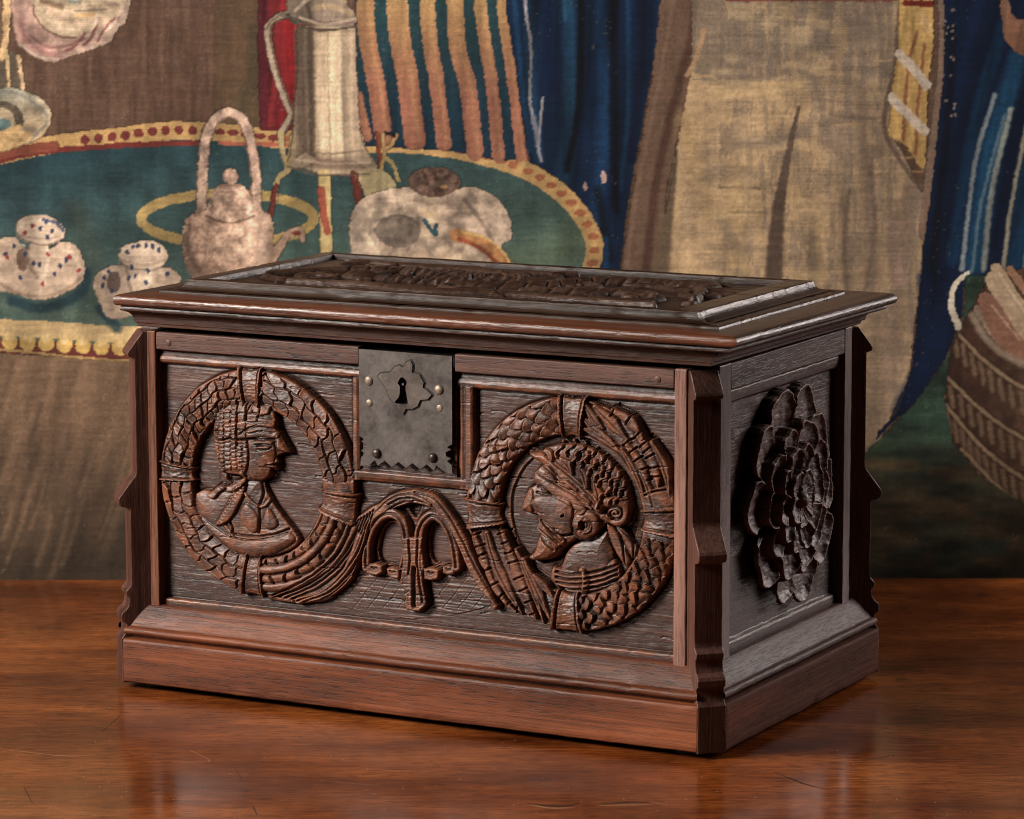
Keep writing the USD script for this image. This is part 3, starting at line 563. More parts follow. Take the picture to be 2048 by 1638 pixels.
F.pillow(col, 6.6*mm, .002, lab=5, flat=.65); F.groove(Z3((588, 1345), (590, 1560)), .0014, 3.0*mm)
for k in range(13): y = 1180+k*31+rng.uniform(-10, 10); F.groove(Z3((505+rng.uniform(0, 30), y), (640+rng.uniform(0, 30), y+rng.uniform(-6, 8))), .0003, rng.uniform(.15, .5)*mm)
F.groove(cr(Z3((560, 1185), (566, 1290), (560, 1380))), .0007, 1.2*mm); F.groove(cr(Z3((610, 1185), (606, 1290), (618, 1400), (640, 1540))), .0007, 1.2*mm)
for k in range(14):
    y = 1060+k*36+rng.uniform(-9, 9); F.groove(Z3((262, y), (318, y+3)), .0003, .25*mm); F.groove(Z3((815, y), (900, y+4)), .0003, .25*mm)
F.pillow(poly(Z3, (535, 985), (615, 985), (580, 1070)), -2.5*mm, .002, 'add')
F.stroke(cr(Z3((440, 975), (500, 945), (575, 935), (640, 955), (680, 985))), .0014, 1.2*mm, 'add')
# lozenge lines scratched on the ground below the arches
for k in range(10):
    F.groove(Z3((200+k*85, 1390), (290+k*85, 1500)), .0003, .14*mm); F.groove(Z3((290+k*85, 1390), (200+k*85, 1500)), .0003, .14*mm)
    F.groove(Z3((200+k*85, 1500), (270+k*85, 1580)), .0003, .14*mm); F.groove(Z3((290+k*85, 1500), (220+k*85, 1580)), .0003, .14*mm)
dr = poly(Z1, (1165, 1060), (1290, 985), (1250, 1100), (1190, 1240), (1135, 1395), (1065, 1455), (1000, 1530), (820, 1545), (660, 1520), (640, 1480), (860, 1400), (1020, 1260), (1110, 1150))
F.pillow(dr, 4.6*mm, .004, lab=7, flat=.4)
for k in range(6):
    f = k/5; F.groove(cr(Z1((1170+90*f, 1075-50*f), (1075+115*f, 1250+20*f), (900+150*f, 1400+55*f), (690+180*f, 1500+38*f))), .0008, 1.5*mm)
# streamers from the wreaths' bands to the swag
for pts, wd in [([(1130, 1080), (1020, 1230), (840, 1380), (650, 1480)], 34), ([(1150, 1120), (1060, 1290), (900, 1420), (680, 1510)], 30), ([(1180, 1170), (1110, 1340), (980, 1470), (800, 1530)], 34)]:
    F.stroke(cr(Z1(*pts)), wd/2824*.36, 6.0*mm, 'max', 0, 7, w1=.0004)
# fine cracks following the grain all over the carving
F.H += (fbm(np.stack([F.U0*50, F.V0*800, 0*F.U0+3], -1), 2, 9)-.5)*.14*mm
for k in range(90):
    x, z = rng.uniform(.05, .45), rng.uniform(.07, .235); L = rng.uniform(.004, .018)
    q = np.stack([np.linspace(x, x+L, 7), z+np.cumsum(rng.normal(0, .0003, 7))], 1); F.groove(q, .00035, rng.uniform(.3, .9)*mm)
from scipy.ndimage import gaussian_filter as _gf
F.H += np.clip(.85*(F.H - _gf(F.H, 2.2)), -1.9*mm, .55*mm)*(F.lab < 10)
chis = fbm(np.stack([F.U0*420, F.V0*620, 0*F.U0], -1), 3, 77)-.5; F.H += chis*.34*mm*np.isin(F.lab, (1, 2, 3, 4, 5, 7)) + (fbm(np.stack([F.U0*110, F.V0*190, 0*F.U0], -1), 2, 78)-.5)*.5*mm*np.isin(F.lab, (1, 2, 5, 7))      # cut the grooves and edges crisper
Yf = lambda u, v, hh: np.stack([u, G0-hh, v], -1)
F.build(Yf, (0, -1, 0), {0: ('front_panel', None, None), 1: ('wreath', 0, 'carved wreath round the lady'), 2: ('wreath', 0, 'carved wreath round the laurelled man'),
        3: ('portrait_bust', 0, 'carved lady in profile facing right'), 4: ('portrait_bust', 0, 'carved laurelled man in profile facing left'),
        5: ('arcade', 0, None), **{k: ('panel_moulding', 0, None) for k in range(10, 16)}, 7: ('streamer', 0, None)}, carve_m, chest, hi=.75)

# ------------------------------------------------------------------ lock plate
YL = .0158
gap_shade_m = usdkit.material(stage, '/World/Looks/black_gap_shade', {'b': ('principled_bsdf', {'base_color': (.012, .009, .007), 'roughness': .8})}, [], surface='b.BSDF')  # near-black colour for the painted shadow gap round the escutcheon
def plate_poly():
    e = [(PL0, PZ1), (PL1, PZ1-.0004), (PL1-.0002, .1985)]
    e += [(PL1-.0045, .1962), (PL1-.0010, .1945), (PL1-.0055, .1925), (PL1-.0050, .1895), (PL1-.0012, .1882), (PL1-.0045, .1862), (PL1-.0005, .1835), (PL1-.0002, PZ0+.0022)]
    e += [(PL1-.0060, PZ0+.0030), (PL1-.0130, PZ0+.0072)]
    x = np.linspace(PL1-.0150, PL0+.0150, 9)
    for i, xx in enumerate(x): e.append((xx, PZ0+(.0034 if i % 2 == 0 else .0074)))
    e += [(PL0+.0125, PZ0+.0072), (PL0+.0085, PZ0+.0036), (PL0+.0005, PZ0+.0020), (PL0+.0012, .1835), (PL0+.0045, .1862), (PL0+.0012, .1885), (PL0+.0050, .1905), (PL0+.0052, .1935), (PL0+.0012, .1950), (PL0+.0040, .1968), (PL0, .1990)]
    return e
def flat_plate(pts, y, th, holes=(), bev=.0002):
    p = sg.Polygon(pts).buffer(-bev).buffer(bev)
    for q in holes: p = p.difference(sg.Polygon(q))
    m = trimesh.creation.extrude_polygon(p, th, engine='earcut'); v = np.array(m.vertices)
    return trimesh.Trimesh(np.stack([v[:, 0], y - v[:, 2], v[:, 1]], 1), m.faces[:, ::-1], process=False)
kc = at(*(620+525/2.825, 660+300/2.825), 1, YL-.002)[[0, 2]]
ko = at(*(620+520/2.825, 660+375/2.825), 1, YL-.002)[[0, 2]]
keyhole = [tuple(p) for p in cr([(kc[0]-.0036, kc[1]+.0002), (kc[0]-.0004, kc[1]+.0044), (kc[0]+.0036, kc[1]+.0012), (kc[0]+.0026, kc[1]-.0030), (kc[0]+.0038, ko[1]-.0008), (ko[0]+.0046, ko[1]-.0050), (ko[0]-.0052, ko[1]-.0048), (kc[0]-.0028, ko[1]+.0000), (kc[0]-.0020, kc[1]-.0030)], True, 5)]
plate = obj('lock_plate', flat_plate(plate_poly(), YL, .0016, [keyhole]), iron_m, chest, smooth=False)
Zp = lambda *pts: [tuple(at(620+x/2.825, 660+y/2.825, 1, YL-.002)[[0, 2]]) for x, y in pts]
esc = Zp((385, 262), (400, 245), (455, 240), (480, 210), (505, 200), (530, 212), (545, 185), (570, 172), (582, 195), (580, 240), (620, 250), (645, 295), (640, 325), (665, 340), (690, 365), (668, 390), (625, 395), (610, 430), (580, 445), (545, 445), (528, 475), (505, 455), (490, 420), (455, 385), (435, 335), (415, 300))
obj('escutcheon', flat_plate(esc, YL-.0021, .0009, [keyhole], .0003), iron2_m, plate, smooth=False)
obj('grime_line', flat_plate(list(sg.Polygon(esc).buffer(.0011).exterior.coords), YL-.0014, .0006, [keyhole], .0002), gap_shade_m, plate, smooth=False)  # dark plate added as the shadow outline under the escutcheon
def hull_keyhole():
    m = flat_plate([tuple(p) for p in np.array(keyhole)*1.0], YL+.003, .0004); return m
obj('keyhole', hull_keyhole(), dark_m, plate, smooth=False)
pin = trimesh.creation.cylinder(.0009, .004, sections=14); pin.apply_transform(trimesh.transformations.rotation_matrix(math.pi/2, [1, 0, 0])); pin.apply_translation((kc[0], YL-.0002, kc[1]-.0008))
obj('lock_pin', pin, iron2_m, plate, smooth=40)
for (x, y, r_, mt, b) in [(330, 288, .0034, brass_m, .45), (333, 413, .0027, brass_m, .35), (727, 338, .0036, brass_m, .5), (730, 443, .0026, brass_m, .3), (377, 697, .0036, nail_m, .75), (693, 722, .0036, nail_m, .75), (430, 272, .0018, brass_m, .4)]:
    p = Zp((x, y))[0]; m = trimesh.creation.icosphere(3, 1.0); v = np.array(m.vertices)
    m.vertices = v*np.array([r_, r_*b, r_])*(1+.10*(fbm(v*2.2+x, 2)-.5))[:, None]; m.apply_translation((p[0], YL-.0016 - (.0007 if x == 430 else 0), p[1]))
    obj('nail', m, mt, plate, smooth=True)

# ------------------------------------------------------------------ right side panel with the carved rosette
S = Field(YS1-.001, YS2+.001, .0570, .2470, .0008, warp=.0005, seed=11)
S.H += (fbm(np.stack([S.U0*24, S.V0*520, 0*S.U0], -1), 3, 4)-.5)*.25*mm + (fbm(np.stack([S.U0*60, S.V0*60, 0*S.U0], -1), 3, 2)-.5)*1.4*mm
def sbar(v0, v1, prof, lab):
    w = (slice(*np.searchsorted(S.v, [v0, v1])), slice(None)); k = (S.V[w]-v0)/(v1-v0); S.apply(w, np.interp(k, *zip(*prof)), np.ones(k.shape, bool), 'max', lab)
sbar(.2345, .2462, [(0, 0), (.08, 3*mm), (.4, 4.4*mm), (.8, 4.8*mm), (.93, 3*mm), (1, 1.5*mm)], 6)
sbar(.0570, .0670, [(0, 3.2*mm), (.74, 3.2*mm), (.88, 2.4*mm), (1, 0)], 7)
GX = XF - .0085
panel_side = S.build(lambda u, v, hh: np.stack([GX+hh, u, v], -1), (1, 0, 0), {0: ('side_panel', None, None), 6: ('panel_moulding', 0, None), 7: ('panel_moulding', 0, None)}, carve_y, chest)[0]
obj('side_panel', rbox(YB+.006, YB+.012, YS1, YS2, .058, .246, .0008), oak_y, chest, smooth=False)

RY, RZ = .1560, .1540
rose_m = wood('oak_rosette', 1, (.036, .0185, .0145), (.086, .0430, .0340), (.16, .080, .058), rough=.44, spec=.36, edge=.5, pore=.3, attr=True)
Q = Field(RY-.090, RY+.090, RZ-.090, RZ+.090, .00055, warp=.0013, seed=15)
yy, zz = Q.U-RY, Q.V-RZ; rr = np.hypot(yy, zz); th = np.arctan2(zz, yy)
sm = lambda x: np.clip(x, 0, 1)**2*(3-2*np.clip(x, 0, 1))
lab = 1
for (R_, root, hr, dep, ph, nl) in [(.0800, .040, 10.5, 6.5, 90, 2), (.0575, .028, 15.5, 7.0, 56, 2), (.0380, .016, 19.0, 6.5, 96, 2), (.0215, .006, 21.0, 5.5, 60, 1)]:
    for k in range(5):
        r3 = np.random.default_rng(int(R_*1e4)+k)
        cen = ph+72*k+r3.uniform(-4, 4); wid_ = 36*r3.uniform(1.0, 1.08); sk = r3.uniform(-.08, .08)
        a = ((np.degrees(th)-cen+180) % 360-180)/wid_; a = a+sk*(1-a**2)
        phs = a*nl/2*math.pi*(1 if nl == 2 else 1) + (math.pi/2 if nl == 2 else 0)                   # lobes of the petal
        sc_ = np.abs(np.sin(a*math.pi))**.6 if nl == 2 else np.cos(a*math.pi/2)**.5                     # 0 at the folds, 1 at a lobe's middle
        o = R_*(1+r3.uniform(-.07, .07))*(.80 + .20*sc_**.75 + .022*np.sin(a*9+k*2.1))
        edge_ = o-rr; inn = (np.abs(a) <= 1) & (edge_ > 0) & (rr > root*.4)
        q_ = np.clip((rr-root*.5)/(o-root*.5), 0, 1)
        fold = np.exp(-((1-sc_)/.30)**-2.0*0)*np.exp(-(sc_/.42)**2)
        cup = dep*(1-q_**3.0)*(.35+.65*sc_)                                                               # each lobe is a little cup with a raised, wavy rim
        surf = hr + r3.uniform(-.7, .7) - cup + 2.2*fold*q_**2 - 1.2*np.exp(-((q_-.86)/.10)**2)*sc_ + .8*np.exp(-((q_-.97)/.04)**2)
        surf = surf + .5*np.sin(a*26+k)*np.clip(q_-.2, 0, 1)*(1-q_)*3 + (fbm(np.stack([yy*95+k, zz*95, 0*yy+R_*300], -1), 2, 33)-.5)*2.2*q_**2 + (fbm(np.stack([yy*60, zz*700, 0*yy], -1), 2, 34)-.5)*.4
        surf = surf - 4.0*sm((np.abs(a)-.93)/.07)*sm((q_-.2)/.3)
        surf = surf*mm - 3.5*mm*(1-sm(edge_/.0017))
        hit_ = inn & (surf > Q.H); Q.H[hit_] = surf[hit_]; Q.lab[hit_] = lab; lab += 1
e = np.clip(1-(rr/.0068)**2, 0, 1); b_ = (15.0+7.5*np.sqrt(e))*mm*(e > 0) + .6*mm*np.cos(6*th)*(e > 0)*(1-e)
hit_ = b_ > Q.H; Q.H[hit_] = b_[hit_]; Q.lab[hit_] = lab
Q.H += (fbm(np.stack([Q.U0*150, Q.V0*420, Q.H*200], -1), 3, 4)-.5)*.9*mm*(Q.lab > 0)
nm_ = {k: ('rosette_petal', 99, None) for k in range(1, lab)}; nm_[lab] = ('rosette_boss', 99, None)
_mk = Q.lab.copy()
class _P: pass
Q.build(lambda u, v, hh: np.stack([GX+.0002+hh, u, v], -1), (1, 0, 0), {k: (v[0], None, None) for k, v in nm_.items()}, rose_m, panel_side, wearscale=.0012)

# ------------------------------------------------------------------ lid
lid_base = np.array([(.0245, .0120), (.4880, .0120), (.4930, .2650), (.0240, .2655)])
lid_edge = np.array([(.0135, -.0025), (.5150, -.0050), (.5215, .2650), (.0170, .2665)])
OFF = .0235
def lid_corner(k, o, z):
    p = lid_base[k] + (lid_edge[k]-lid_base[k])*o/OFF
    return np.array([p[0], p[1], z])
corn_prof = [(-.012, .2672), (-.0006, .2672), (0, .2678), (.0002, .2698), (.0024, .2702), (.0030, .2714), (.0034, .2732), (.0048, .2754), (.0078, .2774), (.0115, .2786), (.0135, .2790), (.0158, .2792), (.0166, .2800), (.0166, .2818), (.0150, .2830), (.0146, .2838)]
nose_prof = [(.0146, .2838), (.0170, .2834)] + arc((.0192, .2871), (.0043, .0038), -80, 85, 9) + [(.0180, .2911), (.010, .2912), (-.02, .2913)]
LT = .2912
names = ['front', 'right', 'back', 'left']
lid = None
lid = obj('lid', fine(rbox(.0300, .4830, .0180, .2600, .2690, LT-.0002, .0012), .02, .0001, 2), lid_m, chest, smooth=40)
for k in range(4):
    A = lambda o, z, k=k: lid_corner(k, o, z)
    B = lambda o, z, k=k: lid_corner((k+1) % 4, o, z)
    v, f = run_profile(corn_prof, A, B, 120, .00035, seed=20+k); obj('cornice_moulding', (v, f), oak_x if k % 2 == 0 else oak_y, lid, smooth=50)
    v, f = run_profile(nose_prof, A, B, 120, .00022, seed=30+k); obj('lid_nosing', (v, f), nose_m if k % 2 == 0 else lid_y, lid, smooth=50)
# top boards of the lid (butted to the raised frame) and the raised frame
def ring(r0, r1, prof, ms, name, seed):
    """mitred frame between rectangles r0 (outer) and r1 (inner); prof: (k 0..1 from r0 to r1, z)"""
    c0 = np.array([(r0[0], r0[2]), (r0[1], r0[2]), (r0[1], r0[3]), (r0[0], r0[3])]); c1 = np.array([(r1[0], r1[2]), (r1[1], r1[2]), (r1[1], r1[3]), (r1[0], r1[3])])
    for k in range(4):
        A = lambda o, z, k=k: np.array([*(c0[k]+(c1[k]-c0[k])*o), z]); j = (k+1) % 4
        B = lambda o, z, j=j: np.array([*(c0[j]+(c1[j]-c0[j])*o), z])
        v, f = run_profile(prof, A, B, 110, .0004, seed=seed+k); obj(name, (v, f), ms[k % 2], lid, smooth=40)
R0, R1 = (.0365, .4890, .0235, .2430), (.0550, .4700, .0370, .2330)
ring(R0, R1, [(0, LT-.001), (.01, LT+.0012), (.05, .2930), (.14, .2937), (.22, .2936), (.28, .2930), (.60, .2931), (1.02, .2940)], (lid_m, lid_y), 'step_moulding', 40)
R2, R3 = (.0480, .4770, .0290, .2380), (.0660, .4475, .0435, .2260)
ring(R2, R3, [(-.04, .2938), (.10, .2944), (.20, .2955), (.27, .2972), (.30, .2992), (.305, .3002), (.32, .3008), (.38, .3011), (.60, .3010), (.92, .3010), (.96, .3006), (1.0, .2985), (1.02, .2940)], (lid_m, lid_y), 'raised_frame', 50)
# carved panel on the lid: scrolling foliage with a ribbed beast
Lf = Field(R3[0]-.002, R3[1]+.002, R3[2]-.002, R3[3]+.002, .0011, warp=.0008, seed=21)
Lf.H += (fbm(np.stack([Lf.U0*40, Lf.V0*300, 0*Lf.U0], -1), 3, 4)-.5)*1.2*mm
def scroll(cx, cy, r0_, turns, a0, wd, hh, sgn=1):
    t = np.linspace(0, 1, 50); r = r0_*(1-t)**.8; a = a0+sgn*turns*2*math.pi*t
    Lf.stroke(np.stack([cx+r*np.cos(a), cy+r*np.sin(a)*.85], 1), wd, hh*.80, 'max', 0, 1, w1=wd*.5, shape=.8)
for cx, cy, r_, tn, a0, sg_ in [(.115, .105, .036, 1.4, 2.0, 1), (.125, .185, .034, 1.3, -1.0, -1), (.185, .140, .040, 1.5, .5, 1), (.245, .105, .032, 1.3, 2.6, -1), (.255, .185, .036, 1.4, 3.8, 1), (.320, .140, .040, 1.5, .2, -1), (.385, .105, .034, 1.3, 2.4, 1), (.395, .185, .034, 1.4, -.6, -1), (.425, .140, .022, 1.2, 1, 1)]:
    scroll(cx, cy, r_, tn, a0, .0070, 4.6*mm, sg_)
def lid_body(pts, w0, wm, w1, hh, ribs=0):
    p = cr(np.array(pts), False, 10); Lf.stroke(p, w0, hh, 'max', 0, 1, w1=w1, wm=wm, shape=.6)
    d_ = np.gradient(p, axis=0); nn = np.stack([-d_[:, 1], d_[:, 0]], 1); nn /= np.linalg.norm(nn, axis=1)[:, None]
    for f in np.linspace(.12, .9, ribs): k = int(f*(len(p)-1)); Lf.groove(np.array([p[k]-nn[k]*wm, p[k]+d_[k]*1.2, p[k]+nn[k]*wm]), .0011, 2.0*mm)
lid_body([(.085, .10), (.120, .150), (.165, .165), (.205, .140), (.250, .115), (.295, .135), (.320, .175), (.365, .185), (.410, .160), (.430, .110)], .005, .0125, .004, 5.6*mm, 26)
lid_body([(.095, .205), (.150, .198), (.200, .200), (.250, .185), (.290, .205)], .003, .0080, .002, 4.6*mm, 0); lid_body([(.120, .070), (.180, .078), (.225, .066), (.290, .080), (.350, .072), (.420, .066)], .003, .0078, .002, 4.6*mm, 0)
lid_body([(.300, .095), (.345, .120), (.390, .120), (.405, .095)], .004, .0085, .002, 5.0*mm, 8); lid_body([(.190, .180), (.225, .165), (.262, .168)], .004, .0085, .002, 5.0*mm, 8)
for k in range(34):
    x, y = rng.uniform(.085, .44), rng.uniform(.075, .215); a = rng.uniform(0, 6.28); L = rng.uniform(.010, .026)
    p = np.array([(x, y), (x+L*.5*math.cos(a)+.003*math.sin(a), y+L*.5*math.sin(a)), (x+L*math.cos(a+.4), y+L*math.sin(a+.4))])
    Lf.stroke(cr(p), .0012, rng.uniform(1.8, 3.6)*mm, 'max', .4*mm, 1, w1=.0006, wm=rng.uniform(.0030, .0055)); Lf.groove(cr(p), .0006, 1.0*mm)
for k in range(9):                                     # ribs of the beast's back
    x = .175+k*.011; Lf.stroke(cr([(x, .115), (x+.006, .135), (x+.004, .158)]), .0022, 2.0*mm, 'add', 0, 1)
t = np.linspace(0, 2*math.pi, 30); Lf.pillow(np.stack([.150+.016*np.cos(t), .125+.013*np.sin(t)], 1), 6.4*mm, .012, lab=1)
for k in range(4): Lf.groove(np.stack([.150+(.004+.003*k)*np.cos(t), .125+(.003+.0026*k)*np.sin(t)], 1), .0006, .8*mm)
Lf.build(lambda u, v, hh: np.stack([u, v, .2968+hh], -1), (0, 0, 1), {0: ('carved_lid_panel', None, None), 1: ('foliage', 0, None)}, carve_t, lid)

# ================================================================== TABLE
TZ = -.0042
YAWD = -math.degrees(YAW)
Ht = np.array([math.cos(YAW), -math.sin(YAW)]); Hn = np.array([math.sin(YAW), math.cos(YAW)])     # along the table's length, and away from the camera
P0 = at(1024, 1157, 2, TZ)[:2]; back = P0 @ Hn; s0 = P0 @ Ht
table = thing('wooden_table', 'polished red-brown wooden table top under the carved box', 'table', (P0[0], P0[1], TZ), YAWD)
tab_m = usdkit.material(stage, '/World/Looks/polished_mahogany', {
    'tc': ('texture_coordinate', {}), 'm1': ('mapping', {'scale': (3.2, 11., 4.)}), 'm2': ('mapping', {'scale': (20., 420., 20.)}), 'm3': ('mapping', {'scale': (70., 800., 60.)}),
    'n1': ('noise_texture', {'scale': 1., 'detail': 5., 'roughness': .6, 'distortion': .6}), 'n2': ('noise_texture', {'scale': 1., 'detail': 4., 'roughness': .6}), 'n3': ('noise_texture', {'scale': 1., 'detail': 2.}),
    'r1': ('rgb_ramp', {'ramp': [(.28, (.052, .0110, .0027)), (.48, (.135, .0345, .0080)), (.70, (.260, .078, .0190))]}), 'r2': ('rgb_ramp', {'ramp': [(.32, (.52, .45, .40)), (.62, (1.18, 1.18, 1.18))]}),
    'r3': ('rgb_ramp', {'ramp': [(.37, (.22, .18, .15)), (.45, (1, 1, 1))]}),
    'bl': ('noise_texture', {'scale': 6.5, 'detail': 6., 'roughness': .68}), 'blr': ('rgb_ramp', {'ramp': [(.34, (.66, .62, .58)), (.50, (1.05, 1.05, 1.05)), (.66, (1.45, 1.42, 1.36))]}), 'mb': ('mix_color', {'blend_type': 'multiply', 'fac': 1., 'use_clamp_result': False, 'use_clamp': False}), 'mx': ('mix_color', {'blend_type': 'multiply', 'fac': 1., 'use_clamp': False}), 'mx2': ('mix_color', {'blend_type': 'multiply', 'fac': .85, 'use_clamp': False}),
    'st': ('noise_texture', {'scale': 9., 'detail': 6., 'roughness': .7}), 'sr': ('rgb_ramp', {'ramp': [(.66, (1, 1, 1)), (.76, (.30, .26, .24))]}), 'mx3': ('mix_color', {'blend_type': 'multiply', 'fac': .8}),
    'rg': ('noise_texture', {'scale': 16., 'detail': 6., 'roughness': .7}), 'rm': ('map_range', {'from_min': .3, 'from_max': .7, 'to_min': .10, 'to_max': .24, 'clamp': True}),
    'bw': ('noise_texture', {'scale': 22., 'detail': 3.}), 'ba': ('math', {'math_type': 'multiply_add', 'value2': .12}), 'bp': ('bump', {'strength': .10, 'distance': .001}),
    'b': ('principled_bsdf', {'specular_ior_level': .42, 'coat_weight': .06, 'coat_roughness': .08})},
    [('tc.object', 'm1.vector'), ('tc.object', 'm2.vector'), ('tc.object', 'm3.vector'), ('tc.object', 'st.vector'), ('tc.object', 'rg.vector'), ('tc.object', 'bw.vector'), ('m1.vector', 'n1.vector'), ('m2.vector', 'n2.vector'), ('m3.vector', 'n3.vector'),
     ('n1.fac', 'r1.fac'), ('n2.fac', 'r2.fac'), ('n3.fac', 'r3.fac'), ('r1.color', 'mx.a'), ('r2.color', 'mx.b'), ('mx.result', 'mx2.a'), ('r3.color', 'mx2.b'), ('st.fac', 'sr.fac'), ('tc.object', 'bl.vector'), ('bl.fac', 'blr.fac'), ('mx2.result', 'mb.a'), ('blr.color', 'mb.b'), ('mb.result', 'mx3.a'), ('sr.color', 'mx3.b'), ('mx3.result', 'b.base_color'),
     ('rg.fac', 'rm.value'), ('rm.result', 'b.roughness'), ('n2.fac', 'ba.value1'), ('bw.fac', 'ba.value3'), ('ba.value', 'bp.height'), ('bp.normal', 'b.normal')], surface='b.BSDF')
g = rbox(-1.1, 1.1, -1.05, 0, -.028, 0, .003)
obj('table_top', g, tab_m, table, smooth=30)
for sx in (-1.0, 1.0):
    for sy in (-.95, -.1):
        obj('table_leg', rbox(sx-.035, sx+.035, sy-.035, sy+.035, -.74, -.0285, .003), tab_m, table, smooth=30)

tr = np.random.default_rng(44)
def local(px, py):
    p = at(px, py, 2, TZ); d = p[:2]-P0[:2]; return np.array([d @ Ht, d @ Hn])
dent_m = usdkit.material(stage, '/World/Looks/dark_dent', {'b': ('principled_bsdf', {'base_color': (.020, .008, .004), 'roughness': .6, 'specular_ior_level': .2})}, [], surface='b.BSDF')
pale_m = usdkit.material(stage, '/World/Looks/pale_scratch', {'b': ('principled_bsdf', {'base_color': (.30, .16, .09), 'roughness': .5})}, [], surface='b.BSDF')
def scratch(pts, w0, m, name, hgt=.00006):
    """a hair-thin mark: a shallow tapered ridge of wax or grime on the polish"""
    p = cr(np.array([local(*q) for q in pts]), False, 6) if len(pts) > 2 else np.array([local(*q) for q in pts]); n_ = len(p)
    d = np.gradient(p, axis=0); nn = np.stack([-d[:, 1], d[:, 0]], 1); nn /= np.linalg.norm(nn, axis=1)[:, None]+1e-12
    w_ = w0*(.25+np.sin(np.linspace(.12, math.pi-.12, n_)))[:, None]*(.8+.4*tr.random((n_, 1)))
    v = np.concatenate([np.c_[p-nn*w_, np.full(n_, .00002)], np.c_[p, np.full(n_, hgt)], np.c_[p+nn*w_, np.full(n_, .00002)]])
    a = np.arange(n_-1); q = np.concatenate([np.stack([a, a+1, a+1+n_, a+n_], 1), np.stack([a+n_, a+1+n_, a+1+2*n_, a+2*n_], 1)])[:, ::-1]
    obj(name, (v, q), m, table, smooth=False)
for pts, w_, m, nm in [([(1052, 1606), (1090, 1611), (1130, 1612), (1160, 1606)], .0016, dent_m, 'gouge'), ([(1060, 1609), (1100, 1616), (1150, 1615)], .0005, pale_m, 'gouge_edge'), ([(1200, 1608), (1260, 1604), (1300, 1605)], .0013, dent_m, 'gouge'), ([(1196, 1611), (1250, 1610), (1306, 1609)], .0005, pale_m, 'gouge_edge'), ([(1300, 1604), (1335, 1610)], .0007, pale_m, 'gouge_edge'),
        ([(1550, 1545), (1610, 1568), (1660, 1580)], .0007, dent_m, 'scratch'), ([(1600, 1566), (1626, 1572)], .0022, dent_m, 'dent'), ([(506, 1612), (514, 1630)], .0010, dent_m, 'dent'), ([(48, 1575), (66, 1608)], .0005, dent_m, 'scratch'), ([(205, 1462), (240, 1432)], .0006, dent_m, 'scratch'), ([(470, 1535), (482, 1558)], .0004, dent_m, 'scratch'), ([(1720, 1522), (1790, 1510)], .0013, dent_m, 'dent'),
        ([(1868, 1612), (1900, 1636)], .0007, dent_m, 'scratch'), ([(1890, 1440), (2000, 1428)], .0004, pale_m, 'scratch'), ([(380, 1500), (420, 1520)], .0003, pale_m, 'scratch'), ([(640, 1560), (760, 1572)], .0003, pale_m, 'scratch'), ([(860, 1520), (880, 1535)], .0004, dent_m, 'scratch'), ([(120, 1330), (190, 1336)], .0005, dent_m, 'scratch'), ([(20, 1500), (130, 1512), (200, 1508)], .0003, pale_m, 'scratch')]:
    scratch(pts, w_, m, nm)
dv_, df_ = [], []
for k in range(420):                                # dust on the polish
    px, py = tr.uniform(-60, 2110), tr.uniform(1250, 1680)
    c = local(px, py); r_ = tr.uniform(.00012, .00034); b_ = len(dv_)*5
    dv_.append(np.array([(c[0]-r_, c[1]-r_, 1e-5), (c[0]+r_, c[1]-r_, 1e-5), (c[0]+r_, c[1]+r_, 1e-5), (c[0]-r_, c[1]+r_, 1e-5), (c[0], c[1], r_*.8)])); df_ += [(b_, b_+1, b_+4), (b_+1, b_+2, b_+4), (b_+2, b_+3, b_+4), (b_+3, b_, b_+4)]
dust_m = usdkit.material(stage, '/World/Looks/dust', {'b': ('principled_bsdf', {'base_color': (.42, .33, .27), 'roughness': .9})}, [], surface='b.BSDF')
obj('dust', (np.vstack(dv_), np.array(df_)), dust_m, table, smooth=False).SetCustomDataByKey('kind', 'stuff')

# ================================================================== TAPESTRY (one woven hanging; each woven motif is a part of it)
tap = thing('tapestry', 'large woven wool tapestry with teapot, jug and aproned figure, hanging behind the table', 'tapestry')
TB = back + .030                                    # just behind the table's back edge
ST = .00105
ss_ = np.arange(s0-.47, s0+.47, ST); zz_ = np.arange(-.062, .522, ST)
SS, ZZ = np.meshgrid(ss_, zz_)
flat = np.stack([SS*Ht[0]+TB*Hn[0], SS*Ht[1]+TB*Hn[1], ZZ], -1)
X, Y = to_px(flat)                                  # the design's own drawing units, one woven dot each
rip = (fbm(np.stack([SS*3.2, ZZ*1.3, 0*SS], -1), 3, 12)-.5)*.012 + (fbm(np.stack([SS*25, ZZ*25, 0*SS], -1), 2, 13)-.5)*.0022
# stepped edges of the weave
row = np.floor(Y/5.)
X = X + (noise(np.stack([X/14, row*.9, 0*X], -1), 4)-.5)*3.4; Y = Y + (noise(np.stack([X/9, Y/9, 0*X], -1), 5)-.5)*2.4
shape = X.shape
colr = np.zeros(shape+(3,)); tl = np.zeros(shape, int)
n_big = fbm(np.stack([X/120, Y/120, 0*X], -1), 4, 31)-.5
n_str = fbm(np.stack([X/9, Y/70, 0*X], -1), 3, 32)-.5          # vertical hatching
n_hor = fbm(np.stack([X/60, Y/5, 0*X], -1), 3, 33)-.5
n_fin = fbm(np.stack([X/5, Y/5, 0*X], -1), 2, 34)-.5
def pw(pts, m):
    a, b = pts.min(0)-m, pts.max(0)+m
    # grid is regular: columns follow X, rows follow -Y
    return (Y > a[1]) & (Y < b[1]) & (X > a[0]) & (X < b[0])
def colour(c, x, y):
    return c(x, y) if callable(c) else np.broadcast_to(np.asarray(c, float), x.shape+(3,))
